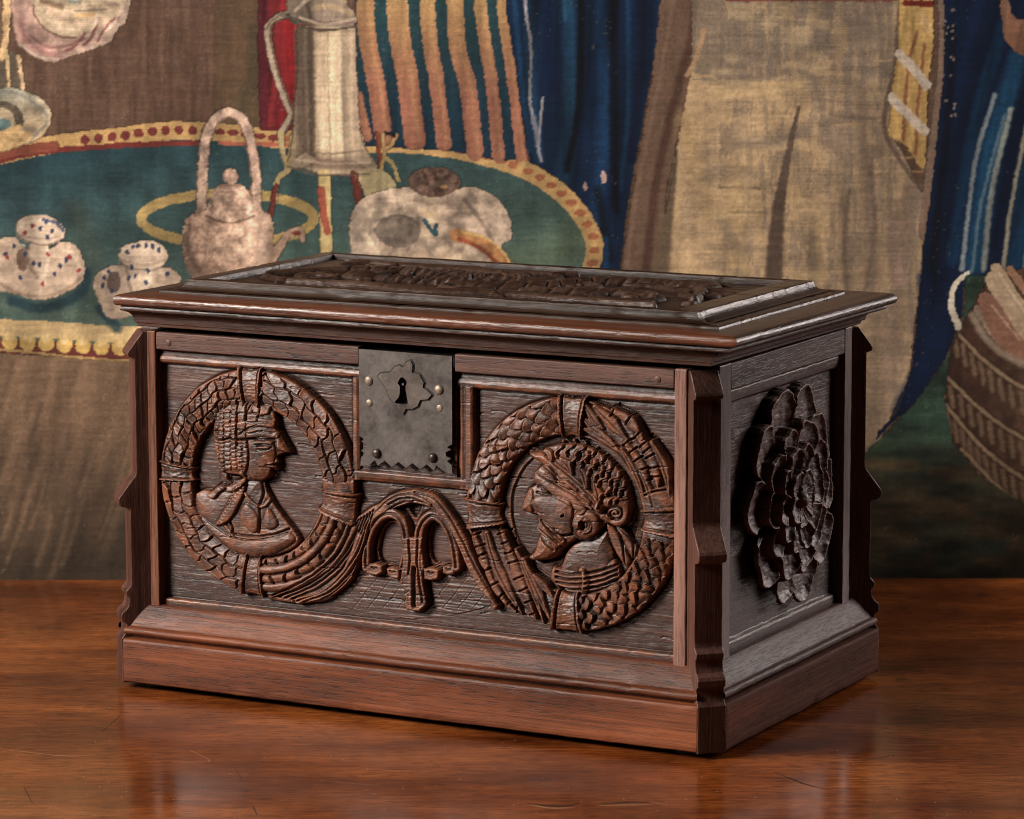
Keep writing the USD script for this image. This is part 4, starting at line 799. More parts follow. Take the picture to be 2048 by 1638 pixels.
def grad(c0, c1, p0, p1):
    p0, p1 = np.array(p0, float), np.array(p1, float); d = p1-p0
    def f(x, y):
        k = np.clip(((x-p0[0])*d[0]+(y-p0[1])*d[1])/(d@d), 0, 1)[..., None]
        return np.asarray(c0, float)*(1-k) + np.asarray(c1, float)*k
    return f
def paint(m, c, a=1., lab=None):
    colr[m] = colr[m]*(1-a) + colour(c, X[m], Y[m])*a
    if lab is not None: tl[m] = lab
def fill(pts, c, lab=None, sp=True, a=1.):
    p = cr(np.array(pts, float), True, 5) if sp else np.array(pts, float)
    m = pw(p, 2); mm_ = np.zeros(shape, bool); mm_[m] = inside(p, X[m], Y[m]); paint(mm_, c, a, lab)
def line(pts, w0, c, lab=None, w1=None, a=1., soft=0., sp=True):
    p = cr(np.array(pts, float), False, 6) if sp and len(pts) > 2 else np.array(pts, float)
    w1 = w0 if w1 is None else w1; m = pw(p, max(w0, w1)); d, t = dist_line(p, X[m], Y[m]); hw = (w0+(w1-w0)*t)/2
    k = np.clip((hw-d)/(soft*hw+1e-6), 0, 1) if soft else (d < hw).astype(float)
    idx = np.nonzero(m); cc = colour(c, X[m], Y[m]); kk = (k*a)[:, None]
    colr[idx] = colr[idx]*(1-kk) + cc*kk
    if lab is not None:
        g = k > .5; tl[idx[0][g], idx[1][g]] = lab
def dot(x, y, r, c, lab=None, ry=None):
    m = pw(np.array([(x, y)], float), max(r, ry or r)+1); e = np.zeros(shape, bool); e[m] = ((X[m]-x)/r)**2+((Y[m]-y)/(ry or r))**2 < 1; paint(e, c, 1., lab)
LAB = {0: 'woven_ground', 1: 'woven_tablecloth', 2: 'woven_teapot', 3: 'woven_jug', 4: 'woven_cup', 5: 'woven_cup', 6: 'woven_striped_cloth', 7: 'woven_blue_gown', 8: 'woven_apron', 9: 'woven_sash', 10: 'woven_blue_skirt', 11: 'woven_basket', 12: 'woven_flower_bowl', 13: 'woven_plate', 14: 'woven_shell_dish', 15: 'woven_red_curtain', 16: 'woven_brown_skirt', 17: 'woven_grass'}
E_ = 400
# grounds
paint(np.ones(shape, bool), lambda x, y: np.array([99, 72, 58.]) + 0*x[..., None])
colr += (n_str*26)[..., None]*[1.2, 1., .8] + (n_big*16)[..., None]
m = (X > 430) & (X < 520) & (Y < 300); paint(m, (98, 76, 54), .6)
line([(515, 60), (512, 160), (490, 190), (480, 262)], 40, (78, 70, 50), a=.5, soft=.5)
fill([(-E_, 690), (0, 700), (262, 712), (700, 730), (700, 1400), (-E_, 1400)], grad((118, 91, 70), (64, 49, 37), (0, 830), (0, 1130)), 16, False)  # light falloff toward the bottom is painted into the skirt colour
for k in range(60):
    x = rng.uniform(-150, 420); y = rng.uniform(720, 1050); L = rng.uniform(60, 220); line([(x, y), (x-L*.12, y+L*.5), (x-L*.3, y+L)], rng.uniform(10, 26), (74, 56, 44) if k % 2 else (128, 100, 76), a=.40, soft=1.)
# tablecloth
fill([(-E_, 420), (-150, 352), (0, 312), (100, 288), (200, 277), (300, 266), (420, 264), (550, 276), (700, 286), (800, 290), (900, 300), (1000, 322), (1075, 352), (1135, 395), (1175, 440), (1196, 490), (1185, 545), (1150, 600), (1100, 650), (900, 700), (500, 715), (262, 700), (100, 690), (-E_, 670)],
     grad((38, 64, 72), (74, 94, 84), (200, 300), (260, 640)), 1, False)
line([(1150, 480), (1080, 520), (980, 545)], 130, (100, 112, 84), 1, a=.55, soft=1.)
line([(150, 420), (190, 520)], 70, (70, 72, 62), a=.45, soft=1.); line([(40, 500), (130, 480)], 140, (60, 74, 66), a=.4, soft=1.)
line([(0, 612), (250, 640)], 40, (92, 102, 88), a=.5, soft=1.)
edge = cr([(-E_, 440), (-150, 352), (0, 311), (60, 297), (110, 288), (160, 281), (240, 273), (300, 264), (350, 261), (420, 263), (500, 270), (560, 278), (720, 286), (800, 288), (900, 298), (1000, 322), (1070, 350), (1130, 393), (1170, 440), (1189, 490), (1181, 540), (1160, 592)], False, 6)
line(edge, 36, (186, 146, 92), 1, sp=False)
line([(-150, 365), (0, 322), (60, 308), (150, 297), (300, 288), (395, 286)], 11, (116, 46, 40), 1)
line([(-150, 350), (0, 308), (60, 298), (110, 292)], 20, (130, 66, 50), 1)
def border_right():
    e2 = edge[(edge[:, 0] > 1040)]; line(e2, 34, (186, 146, 92), 1, sp=False)
    a2 = np.concatenate([[0], np.cumsum(np.linalg.norm(np.diff(e2, axis=0), axis=1))])
    for d in np.arange(8, a2[-1], 27.): dot(np.interp(d, a2, e2[:, 0]), np.interp(d, a2, e2[:, 1]), 11, (160, 94, 64), ry=7)
acc = np.concatenate([[0], np.cumsum(np.linalg.norm(np.diff(edge, axis=0), axis=1))])
for i, d in enumerate(np.arange(0, acc[-1], 27.)):
    x, y = [np.interp(d, acc, edge[:, j]) for j in (0, 1)]
    if x > 150: dot(x, y-1, 9.5 if x < 420 else 12, (118, 50, 46) if x < 560 else (160, 94, 64), ry=9.5 if x < 420 else 6.5)
    if x > 560:
        t_ = np.interp(d+1, acc, edge[:, 0])-x, np.interp(d+1, acc, edge[:, 1])-y; l_ = math.hypot(*t_)
        for q in (-7, 7): dot(x+t_[1]/l_*17+q, y-t_[0]/l_*17, 5, (196, 160, 104))
line([(440, 286), (600, 290)], 8, (176, 96, 74), 1)
line([(-E_, 636), (0, 655), (100, 660), (200, 667), (300, 672), (600, 690)], 34, (190, 160, 112), 1)
line([(-E_, 668), (0, 692), (262, 708), (600, 724)], 30, (98, 44, 38), 1)
for k in range(-4, 16): dot(18+37*k, 683+2.0*k, 16, (188, 152, 84), ry=17); dot(18+37*k, 674+2.0*k, 9, (204, 172, 118))
line([(-E_, 682), (0, 700), (120, 712), (262, 722), (600, 735)], 5, (168, 134, 84), 1)
# napkin ring
t = np.linspace(0, 2*math.pi, 50); line(np.stack([455+172*np.cos(t), 437+50*np.sin(t)], 1), 20, (166, 138, 84), sp=False)
# red curtain, striped cloth, blue gown
fill([(516, -200), (604, -200), (604, 100), (596, 262), (520, 262), (516, 150)], grad((92, 34, 42), (140, 30, 34), (520, 0), (580, 0)), 15, False)
line([(545, -100), (552, 120), (540, 250)], 16, (150, 48, 44), a=.5, soft=.6); line([(590, 60), (588, 180)], 24, (160, 28, 32), a=.6, soft=.8)
fill([(708, -200), (1008, -200), (1010, 0), (1015, 60), (1030, 140), (1040, 220), (1052, 320), (1000, 322), (900, 302), (720, 292), (712, 200)], grad((40, 70, 76), (24, 48, 66), (0, 20), (0, 300)), 6, False)
bands_ = [([(728, -160), (730, 0), (735, 80), (749, 150), (768, 276)], 35), ([(790, -160), (794, 0), (801, 85), (816, 165), (829, 280)], 43), ([(852, -160), (855, 0), (860, 85), (872, 155), (888, 288)], 30),
          ([(908, -160), (910, 0), (916, 100), (936, 175), (950, 306)], 34), ([(956, -160), (960, 0), (970, 83), (985, 175), (997, 312)], 25), ([(998, -160), (1003, 0), (1013, 83), (1024, 155), (1043, 322)], 21), ([(716, 190), (724, 225), (735, 275)], 17)]
for i, (p, w_) in enumerate(bands_):
    line(p, w_, grad((194, 152, 98), (164, 104, 82), (0, -20 if i else -80), (0, 190)), 6)
    line([(q[0]+w_*.2, q[1]) for q in p], w_*.35, (190, 146, 94), a=.40, soft=.8)
fill([(1008, -200), (1345, -200), (1340, 0), (1325, 60), (1300, 160), (1285, 250), (1265, 350), (1250, 450), (1232, 600), (1150, 600), (1185, 545), (1205, 490), (1185, 430), (1135, 376), (1060, 326), (1042, 220), (1028, 120), (1012, 20)], (15, 32, 58), 7, False)
for p, w_, c in [([(1060, -150), (1062, 150), (1078, 320)], 30, (26, 62, 92)), ([(1130, -150), (1142, 200), (1122, 380)], 46, (28, 64, 94)), ([(1195, -150), (1208, 250), (1190, 460), (1215, 600)], 40, (20, 50, 84)), ([(1255, -150), (1256, 200), (1240, 380)], 16, (22, 54, 86)), ([(1030, 0), (1042, 150), (1060, 300)], 16, (22, 56, 88)),
                 ([(1165, -150), (1158, 200), (1134, 340)], 20, (13, 16, 26)), ([(1228, -150), (1228, 300), (1232, 420)], 24, (14, 16, 28)), ([(1095, -100), (1098, 100), (1100, 180)], 26, (12, 26, 56)), ([(1285, -150), (1280, 150), (1262, 320)], 26, (14, 20, 40)), ([(1195, 380), (1222, 520)], 26, (16, 20, 32)), ([(1210, 480), (1212, 600)], 22, (18, 50, 84)), ([(1125, -100), (1130, 40)], 10, (40, 84, 112))]:
    line(p, w_, c, a=.85, soft=.7)
line([(1049, -100), (1052, 20), (1062, 100), (1060, 200), (1072, 265), (1082, 322)], 8, (150, 142, 150), soft=.5); line([(1086, 195), (1080, 250), (1076, 290)], 7, (146, 140, 148), soft=.5); line([(1068, 235), (1076, 290)], 14, (128, 128, 140), soft=.8)
dot(1207, 355, 5, (170, 140, 130), ry=12); dot(1171, 372, 4, (150, 120, 110), ry=8)
border_right()
# apron figure
fill([(1345, -200), (1420, -200), (1402, 60), (1372, 200), (1332, 380), (1312, 620), (1230, 620), (1265, 380), (1300, 180)], (120, 91, 74), 8, False)
line([(1400, -100), (1386, 60), (1350, 200), (1312, 370), (1290, 560)], 26, (84, 56, 46), a=.85, soft=.7); line([(1348, 0), (1315, 180), (1275, 380), (1250, 560)], 12, (140, 108, 90), a=.7, soft=.8)
fill([(1415, -200), (1795, -200), (1802, 60), (1790, 150), (1778, 262), (1808, 310), (1850, 400), (1842, 560), (1832, 620), (1818, 760), (1740, 925), (1690, 940), (1680, 640), (1300, 640), (1332, 420), (1362, 250), (1388, 120)], (203, 167, 126), 8, False)
ap = tl == 8
m = ap & (X > 1385) & (Y < 155+18*n_hor*4); paint(m, (144, 124, 106), .85)
m = ap & (X > 1620+60*n_big); paint(m, (150, 126, 106), .60)
m = ap & (X > 1440) & (n_str > .06); paint(m, (130, 112, 98), .50)
m = ap & (X > 1440) & (n_str < -.10); paint(m, (206, 170, 124), .45)
for p, w_, c, a in [([(1430, 178), (1520, 185), (1600, 172)], 56, (222, 184, 134), .8), ([(1480, 288), (1560, 282), (1610, 262)], 34, (142, 122, 104), .75), ([(1410, 350), (1450, 340), (1500, 355)], 52, (148, 128, 108), .65), ([(1440, 375), (1520, 378)], 10, (116, 96, 80), .7), ([(1370, 240), (1420, 420)], 60, (196, 160, 114), .6), ([(1480, 330), (1470, 520)], 70, (202, 164, 116), .5), ([(1640, 300), (1640, 560)], 50, (198, 162, 118), .5), ([(1660, 230), (1750, 240)], 14, (110, 92, 78), .5), ([(1440, 440), (1470, 490)], 40, (150, 128, 106), .6), ([(1720, 180), (1740, 420), (1750, 560)], 36, (136, 112, 96), .6), ([(1820, 380), (1800, 560), (1770, 800)], 44, (146, 118, 100), .6), ([(1790, 440), (1800, 560)], 40, (166, 134, 120), .7), ([(1760, 600), (1740, 900)], 60, (138, 114, 90), .6), ([(1690, 400), (1690, 560)], 30, (122, 100, 80), .6), ([(1620, 470), (1625, 560)], 30, (120, 100, 80), .5)]:
    line(p, w_, c, a=a, soft=.8)
line([(1598, 215), (1578, 300), (1556, 430), (1545, 580)], 8, (98, 76, 66), w1=44, soft=.5); line([(1352, 308), (1338, 420), (1320, 560)], 10, (116, 94, 74), w1=46, soft=.5)
line([(1408, 60), (1395, 110), (1375, 150)], 12, (190, 150, 112), soft=.4)
line([(1455, 0), (1800, 0)], 7, (132, 66, 54), sp=False)
for k in range(26):
    x = rng.uniform(1400, 1830); y = rng.uniform(10, 560); line([(x-rng.uniform(8, 40), y), (x+rng.uniform(8, 40), y+rng.uniform(-4, 4))], rng.uniform(4, 9), (128, 106, 88) if k % 2 else (212, 172, 122), a=.5, soft=.7)
line([(1882, -150), (1889, 70), (1880, 200), (1862, 350), (1848, 470)], 24, (136, 108, 92), 8)
line([(1800, 20), (1790, 130), (1770, 250), (1800, 320), (1845, 380)], 14, (116, 92, 78), soft=.6)
fill([(1802, -150), (1866, -150), (1868, 80), (1856, 180), (1851, 344), (1836, 330), (1812, 292), (1776, 272), (1786, 170), (1796, 100)], (194, 154, 92), 9, False)
for p in ([(1835, 65), (1820, 120), (1812, 200), (1808, 280)], [(1850, 90), (1838, 200), (1832, 310)]): line(p, 9, (140, 80, 56), a=.8, soft=.5)
line([(1812, 6), (1864, 8)], 12, (120, 40, 30)); line([(1846, 30), (1858, 60)], 22, (208, 166, 120), a=.7, soft=.6)
for p in ([(1797, 108), (1825, 135), (1854, 172)], [(1784, 196), (1815, 228), (1850, 262)]): line(p, 19, (200, 180, 160), 9)
# right skirt, ground, basket
fill([(1892, -200), (2500, -200), (2500, 560), (1930, 560), (1925, 630), (1892, 720), (1832, 806), (1775, 855), (1752, 884), (1756, 866), (1800, 822), (1824, 740), (1836, 620), (1850, 480), (1868, 340), (1888, 150)], (13, 26, 52), 10, False)
for p, w_, c, a in [([(2010, 40), (1950, 250), (1905, 520)], 34, (18, 54, 88), .8), ([(2040, 120), (1985, 300), (1950, 530)], 60, (22, 66, 98), .85), ([(2110, 120), (2060, 320), (2030, 540)], 60, (20, 60, 92), .8), ([(1990, 190), (1950, 330), (1925, 540)], 13, (134, 142, 144), .85), ([(2022, 220), (1985, 380), (1968, 540)], 16, (150, 150, 140), .85), ([(2058, 230), (2022, 420), (2008, 540)], 12, (176, 164, 140), .9), ([(2010, 230), (1965, 400), (1945, 545)], 10, (90, 112, 124), .8), ([(2100, 240), (2070, 420), (2050, 540)], 16, (140, 146, 144), .8), ([(1905, 60), (1900, 200), (1880, 400), (1860, 620)], 22, (12, 16, 30), .8), ([(1850, 560), (1852, 700), (1800, 820)], 40, (14, 28, 62), .7)]:
    line(p, w_, c, a=a, soft=.6)
for k in range(16): dot(1890+rng.uniform(0, 22), rng.uniform(10, 260), 3, (110, 100, 96))
fill([(1992, -150), (2018, 0), (2025, 30), (2052, 40), (2120, 20), (2120, 120), (2048, 112), (2018, 88), (2005, 50)], grad((150, 106, 84), (120, 80, 60), (2010, 20), (2050, 110)), 10)
fill([(1750, 890), (1832, 806), (1895, 718), (1928, 640), (1932, 552), (2500, 530), (2500, 1400), (700, 1400), (700, 940), (1690, 940)], grad((52, 74, 60), (62, 51, 37), (1900, 860), (1880, 1010)), 17, False)  # green to brown weave, with the low light falloff painted in
for k in range(60):
    x = rng.uniform(1700, 2200); y = rng.uniform(900, 1160); line([(x, y), (x+rng.uniform(20, 120), y+rng.uniform(-8, 14))], rng.uniform(14, 40), [(40, 56, 46), (86, 64, 42), (34, 42, 40), (74, 60, 44)][k % 4], a=.5, soft=1.)
line([(1740, 930), (1830, 935)], 34, (92, 66, 38), a=.6, soft=.8); line([(1880, 950), (1980, 940)], 40, (80, 60, 40), a=.6, soft=.8)
fill([(1982, 552), (2060, 535), (2500, 560), (2500, 1090), (2150, 1080), (2060, 1015), (1960, 955), (1905, 885), (1890, 800), (1902, 700), (1940, 622)], grad((66, 42, 33), (92, 66, 50), (1900, 800), (2060, 800)), 11, False)
line([(1985, 560), (2010, 600), (2060, 670)], 30, (196, 166, 136), 11); line([(1975, 600), (2010, 640), (2060, 700)], 20, (168, 120, 98), 11); line([(2020, 540), (2060, 590)], 16, (180, 132, 104), 11); line([(1955, 620), (2000, 680), (2060, 716)], 16, (178, 156, 134), 11, a=.7)
line([(1938, 546), (1912, 570), (1903, 610), (1918, 655)], 8, (200, 186, 166), 10, w1=14)
# flower bowl, plate, candlestick at the upper left
fill([(30, -120), (28, 60), (48, 100), (75, 116), (110, 124), (140, 112), (165, 105), (195, 95), (222, 84), (236, 58), (256, 28), (264, -120)], grad((178, 138, 124), (192, 162, 142), (40, 90), (220, 30)), 12)
fill([(64, -80), (70, 30), (90, 56), (122, 73), (150, 74), (190, 56), (238, 24), (258, -80)], (198, 172, 142), 12)
for p, w_, c in [([(66, 10), (72, 34), (92, 58), (124, 74), (152, 74)], 6, (120, 88, 74)), ([(40, 40), (52, 78), (84, 102), (120, 112)], 16, (162, 116, 108)), ([(60, 70), (90, 92), (130, 92), (168, 76)], 9, (150, 104, 98)), ([(126, 104), (150, 92), (170, 66)], 7, (142, 84, 80)), ([(168, 90), (184, 74), (196, 44)], 8, (140, 80, 78)), ([(194, 84), (206, 64), (220, 44), (238, 34)], 7, (146, 88, 84)), ([(100, 20), (140, 46), (200, 40)], 22, (186, 158, 132)), ([(150, 21), (214, 19)], 4, (128, 108, 86)), ([(152, 32), (192, 29)], 11, (206, 164, 112)), ([(90, 34), (120, 58), (160, 60)], 9, (214, 188, 158)), ([(40, 90), (80, 114), (120, 118)], 7, (204, 176, 156)), ([(176, 70), (190, 50), (196, 24)], 6, (212, 186, 162)), ([(212, 62), (230, 44), (246, 14)], 6, (210, 182, 160))]: line(p, w_, c, soft=.7)
line([(84, 2), (104, 8), (124, 14)], 16, (112, 86, 66), a=.8, soft=.7); line([(212, 6), (236, 10)], 14, (136, 112, 98), a=.7, soft=.7); line([(138, 2), (160, 4)], 9, (112, 128, 128), a=.7, soft=.6)
fill([(0, 110), (14, 104), (38, 112), (48, 178), (0, 180), (-40, 150)], (98, 84, 70)); line([(14, -100), (12, 60), (4, 115)], 15, (204, 166, 120), 13); line([(13, 100), (18, 172)], 8, (200, 166, 122), 13); line([(36, 112), (45, 176)], 9, (192, 158, 122), 13)
dot(10, 236, 93, grad((150, 146, 130), (190, 158, 120), (0, 180), (30, 292)), 13, ry=60); line([(-60, 186), (10, 182), (60, 200), (92, 228), (90, 250), (60, 280)], 9, (118, 116, 108), a=.7, soft=.5); dot(0, 240, 48, (92, 80, 66), ry=38); dot(-4, 242, 34, (168, 148, 120), ry=27); dot(0, 250, 22, (96, 118, 118), ry=13)
fill([(-60, 262), (0, 262), (40, 250), (64, 274), (40, 292), (0, 304), (-60, 304)], (204, 166, 114), 13); line([(48, 258), (70, 262)], 14, (150, 130, 108), soft=.6)
# jug
line([(576, 28), (550, 38), (536, 62), (542, 112), (556, 160), (573, 205), (582, 226), (572, 250), (560, 268)], 16, (120, 98, 82), 3); line([(575, 27), (548, 38), (534, 62), (540, 112), (554, 160), (571, 205), (579, 226), (569, 250), (559, 266)], 10, (200, 172, 146), 3)
fill([(592, 52), (710, 48), (712, 110), (715, 200), (722, 262), (732, 298), (756, 332), (740, 348), (690, 352), (640, 348), (592, 334), (572, 318), (586, 260), (590, 200), (594, 130)], (196, 168, 138), 3, False)
jg = (tl == 3)
for x, w_, c, a in [(600, 30, (128, 104, 88), .9), (620, 20, (110, 90, 74), .9), (640, 16, (216, 188, 154), .8), (668, 40, (222, 194, 158), .75), (655, 5, (150, 128, 104), .7), (684, 8, (150, 130, 112), .6), (706, 14, (196, 166, 140), .7)]:
    line([(x, 60), (x+2, 190), (x+6, 318)], w_, c, a=a, soft=.6)
line([(600, 320), (660, 326), (735, 330)], 30, (134, 108, 92), a=.75, soft=.6); line([(700, 305), (740, 330)], 20, (190, 164, 136), a=.8, soft=.5)
fill([(572, 26), (590, -100), (684, -100), (690, 0), (706, 22), (713, 42), (690, 54), (640, 52), (606, 44), (590, 36)], (172, 148, 128), 3); line([(620, 18), (660, 12), (700, 28)], 14, (206, 176, 136), a=.8, soft=.5); line([(618, 38), (650, 46), (708, 42)], 5, (138, 106, 104)); line([(612, 0), (622, 40)], 10, (120, 100, 84), a=.8, soft=.4); line([(606, 54), (650, 60), (708, 54)], 4, (100, 82, 72))
line([(575, 30), (590, 45), (600, 42)], 8, (60, 66, 54))
fill([(580, 336), (604, 308), (624, 312), (628, 322), (606, 334)], (220, 192, 160), 3)
for p, w_, c in [([(560, 268), (566, 310), (578, 338), (556, 358), (548, 400)], 12, (208, 182, 128)), ([(584, 270), (582, 312), (575, 340)], 10, (208, 180, 124)), ([(552, 372), (544, 410), (538, 446)], 11, (128, 58, 48)), ([(648, 350), (652, 500)], 24, (212, 184, 124)), ([(642, 380), (646, 420), (654, 462)], 16, (178, 90, 68)), ([(708, 350), (714, 380), (722, 420)], 17, (122, 54, 44)), ([(754, 268), (758, 300), (762, 348)], 9, (150, 72, 50)), ([(764, 268), (768, 310), (760, 345)], 7, (206, 168, 110)), ([(792, 270), (780, 292), (770, 300)], 9, (196, 150, 100)), ([(775, 318), (788, 334), (796, 362)], 9, (206, 180, 120))]:
    line(p, w_, c, 3)
fill([(718, 348), (760, 338), (792, 372), (770, 402), (735, 396)], (200, 178, 132), 3); line([(772, 266), (788, 270)], 9, (36, 30, 34))
# teapot
line([(402, 425), (405, 340), (413, 272), (433, 236), (460, 226), (486, 242), (500, 282), (511, 345), (512, 430)], 22, (128, 100, 86), 2); line([(402, 425), (405, 340), (413, 272), (433, 235), (460, 224), (486, 240), (501, 282), (512, 345), (513, 430)], 16, (178, 146, 128), 2)
fill([(384, 428), (460, 418), (535, 426), (546, 480), (536, 530), (500, 600), (410, 600), (370, 525), (364, 470)], grad((150, 116, 98), (188, 152, 130), (370, 480), (530, 470)), 2)
fill([(418, 402), (436, 372), (482, 370), (506, 402), (500, 432), (460, 440), (420, 432)], (160, 128, 110), 2); dot(461, 352, 16, (170, 136, 118), 2)
tp = (tl == 2); m = tp & (n_fin + n_big > .06) & (Y > 370); paint(m, (128, 98, 82), .55); m = tp & (n_fin - n_big > .10); paint(m, (204, 172, 146), .5)
line([(500, 440), (524, 470), (520, 530)], 16, (212, 180, 156), a=.7, soft=.8); line([(378, 450), (376, 500), (400, 545)], 16, (112, 86, 72), a=.7, soft=.8); line([(470, 378), (494, 400), (496, 424)], 10, (204, 172, 150), a=.7, soft=.8); line([(424, 400), (424, 425)], 10, (116, 90, 78), a=.7, soft=.8); line([(412, 432), (460, 446), (508, 432)], 6, (104, 80, 68), a=.9, soft=.5); line([(440, 372), (480, 370)], 5, (120, 92, 78), a=.7)
line([(538, 528), (560, 492), (578, 468), (598, 462), (606, 480)], 22, (180, 144, 120), 2, w1=12); dot(592, 466, 10, (136, 66, 54), ry=5)
# cups
for dx, dy, lab_, ps in [(0, 0, 4, [[(-60, 500), (0, 478), (30, 476), (52, 500), (100, 498), (122, 484), (152, 492), (169, 530), (160, 566), (120, 590), (70, 600), (20, 586), (-60, 570)], [(32, 448), (50, 434), (82, 430), (112, 440), (130, 462), (120, 482), (95, 492), (60, 486), (36, 472)]]),
                         (0, 0, 5, [[(188, 558), (208, 538), (240, 530), (300, 538), (340, 536), (362, 562), (330, 600), (230, 640), (196, 602)], [(236, 512), (248, 492), (280, 483), (312, 484), (336, 506), (330, 528), (300, 540), (254, 534)]])]:
    line([(q[0]+4, q[1]+16) for q in ps[0][7:12]], 30, (28, 50, 60), a=.8, soft=.6)
    fill(ps[0], (194, 166, 142), lab_); fill(ps[1], (204, 178, 154), lab_)
    if lab_ == 4: fill([(60, 486), (95, 490), (92, 540), (70, 560), (55, 530)], (200, 174, 150), 4); dot(44, 520, 12, (124, 96, 80), ry=22)
    else: fill([(250, 530), (300, 538), (300, 580), (262, 600), (250, 570)], (202, 176, 152), 5); dot(228, 564, 14, (110, 88, 78), ry=22)
for p, w_, c, a in [([(34, 474), (60, 486), (96, 490), (124, 478)], 5, (128, 106, 92), .8), ([(52, 500), (58, 530), (74, 556)], 12, (146, 120, 102), .8), ([(-10, 560), (30, 584), (80, 594), (130, 580), (160, 556)], 10, (150, 124, 104), .8), ([(96, 500), (92, 540), (78, 562)], 12, (224, 200, 174), .8), ([(120, 500), (146, 506), (160, 536)], 10, (218, 192, 166), .8), ([(20, 500), (30, 486), (48, 492)], 8, (216, 190, 164), .7), ([(40, 452), (70, 440), (100, 446)], 9, (222, 198, 172), .8), ([(34, 470), (80, 478), (120, 474)], 7, (160, 134, 116), .7),
                   ([(238, 528), (270, 538), (306, 540), (332, 528)], 5, (122, 102, 90), .8), ([(254, 536), (258, 570), (270, 594)], 10, (150, 124, 106), .8), ([(300, 540), (298, 570), (286, 594)], 10, (220, 196, 170), .8), ([(200, 560), (214, 544), (238, 538)], 8, (214, 188, 164), .8), ([(246, 500), (280, 490), (316, 496)], 8, (224, 200, 174), .8), ([(240, 520), (290, 530), (330, 520)], 8, (164, 138, 118), .7), ([(318, 546), (346, 552)], 8, (216, 192, 166), .8)]: line(p, w_, c, a=a, soft=.7)
for x, y, c in [(64, 452, 1), (82, 458, 0), (92, 444, 0), (104, 462, 0), (95, 474, 0), (50, 466, 1), (10, 508, 0), (28, 492, 0), (14, 515, 1), (50, 508, 0), (66, 528, 0), (96, 510, 1), (110, 548, 0), (132, 520, 0), (140, 514, 1), (84, 568, 1), (40, 556, 0), (120, 532, 0), (158, 540, 1), (78, 530, 0), (255, 505, 0), (266, 494, 0), (276, 492, 0), (292, 490, 0), (305, 492, 0), (318, 500, 0), (208, 556, 0), (218, 544, 0), (206, 572, 0), (262, 534, 0), (258, 556, 0), (270, 552, 0), (296, 542, 0), (292, 564, 0), (336, 548, 0), (224, 582, 0)]:
    dot(x, y, 4.2, (150, 58, 60) if c else (58, 66, 96), ry=5.5)
line([(85, 440), (112, 446), (126, 462)], 7, (62, 70, 104), a=.8)
# shell dish with a bun
fill([(698, 452), (706, 420), (730, 394), (775, 380), (830, 376), (880, 388), (940, 374), (992, 396), (1018, 436), (1022, 478), (1002, 502), (1050, 600), (720, 600), (702, 500)], (186, 160, 138), 14)
for p, w_, c, a in [([(720, 420), (712, 460), (730, 520)], 26, (150, 132, 116), .7), ([(745, 420), (735, 470), (760, 510)], 10, (212, 188, 160), .9), ([(800, 385), (808, 440), (800, 470)], 14, (214, 188, 160), .7), ([(900, 400), (920, 440), (900, 480)], 36, (142, 118, 104), .6), ([(930, 400), (960, 440), (985, 480)], 12, (132, 110, 98), .7), ([(960, 400), (1000, 440), (1005, 480)], 16, (206, 180, 156), .8), ([(860, 400), (870, 430), (850, 470)], 30, (206, 178, 144), .7), ([(800, 520), (900, 520), (980, 540)], 50, (204, 174, 142), .7), ([(835, 430), (832, 470), (815, 500)], 10, (130, 110, 96), .7)]: line(p, w_, c, a=a, soft=.6)
dot(796, 462, 46, (128, 112, 98), ry=34); line([(770, 440), (800, 430), (836, 446)], 6, (112, 96, 84), soft=.5)
line([(848, 440), (862, 458), (872, 470), (872, 448)], 8, (52, 82, 92)); line([(845, 420), (860, 432)], 6, (206, 168, 120))
dot(868, 364, 53, (104, 78, 66), 14, ry=30)
for k in range(40):
    a_ = rng.uniform(0, 6.28); r_ = rng.uniform(0, 1)**.5; dot(868+46*r_*math.cos(a_), 364+24*r_*math.sin(a_), rng.uniform(4, 8), [(84, 58, 46), (126, 98, 84), (112, 88, 78)][k % 3], ry=5)
dot(888, 374, 8, (180, 134, 88), ry=4)
line([(912, 470), (960, 484), (1000, 515), (1030, 575)], 26, (188, 128, 80), 14); line([(918, 478), (960, 496), (995, 530), (1010, 575)], 10, (150, 76, 52), soft=.4); line([(925, 464), (975, 478), (1015, 515), (1036, 560)], 7, (206, 166, 104), soft=.4)
# woven modelling: each motif gets its own hatched lights and darks
f_fold = fbm(np.stack([(X+.05*Y)/26, Y/300, 0*X], -1), 3, 51); f_mot = fbm(np.stack([X/20, Y/20, 0*X], -1), 3, 52); f_sm = fbm(np.stack([X/46, Y/60, 0*X], -1), 2, 53)
def mul(k, f): m = np.isin(tl, k); colr[m] = colr[m]*f[m][:, None]
mul([7], .45+1.15*f_fold); mul([10], .62+.80*fbm(np.stack([(X+.22*(Y-300))/24, Y/400, 0*X], -1), 3, 54)); mul([6], .80+.42*fbm(np.stack([X/16, Y/110, 0*X], -1), 3, 55))
mul([3], np.interp(X, [530, 585, 600, 622, 632, 645, 664, 682, 690, 704, 716, 740], [1, .80, .78, .74, 1.0, 1.10, 1.18, 1.08, .92, 1.06, .98, .9])*np.interp(Y, [50, 80, 290, 312, 330, 345], [.88, 1.02, 1.06, .92, .80, .92])*(.86+.28*fbm(np.stack([X/6, Y/60, 0*X], -1), 3, 56)))
mul([2], np.interp(X, [360, 385, 430, 500, 530, 546, 610], [.74, .84, 1.0, 1.22, 1.12, .86, 1.0])*(.62+.80*f_mot))
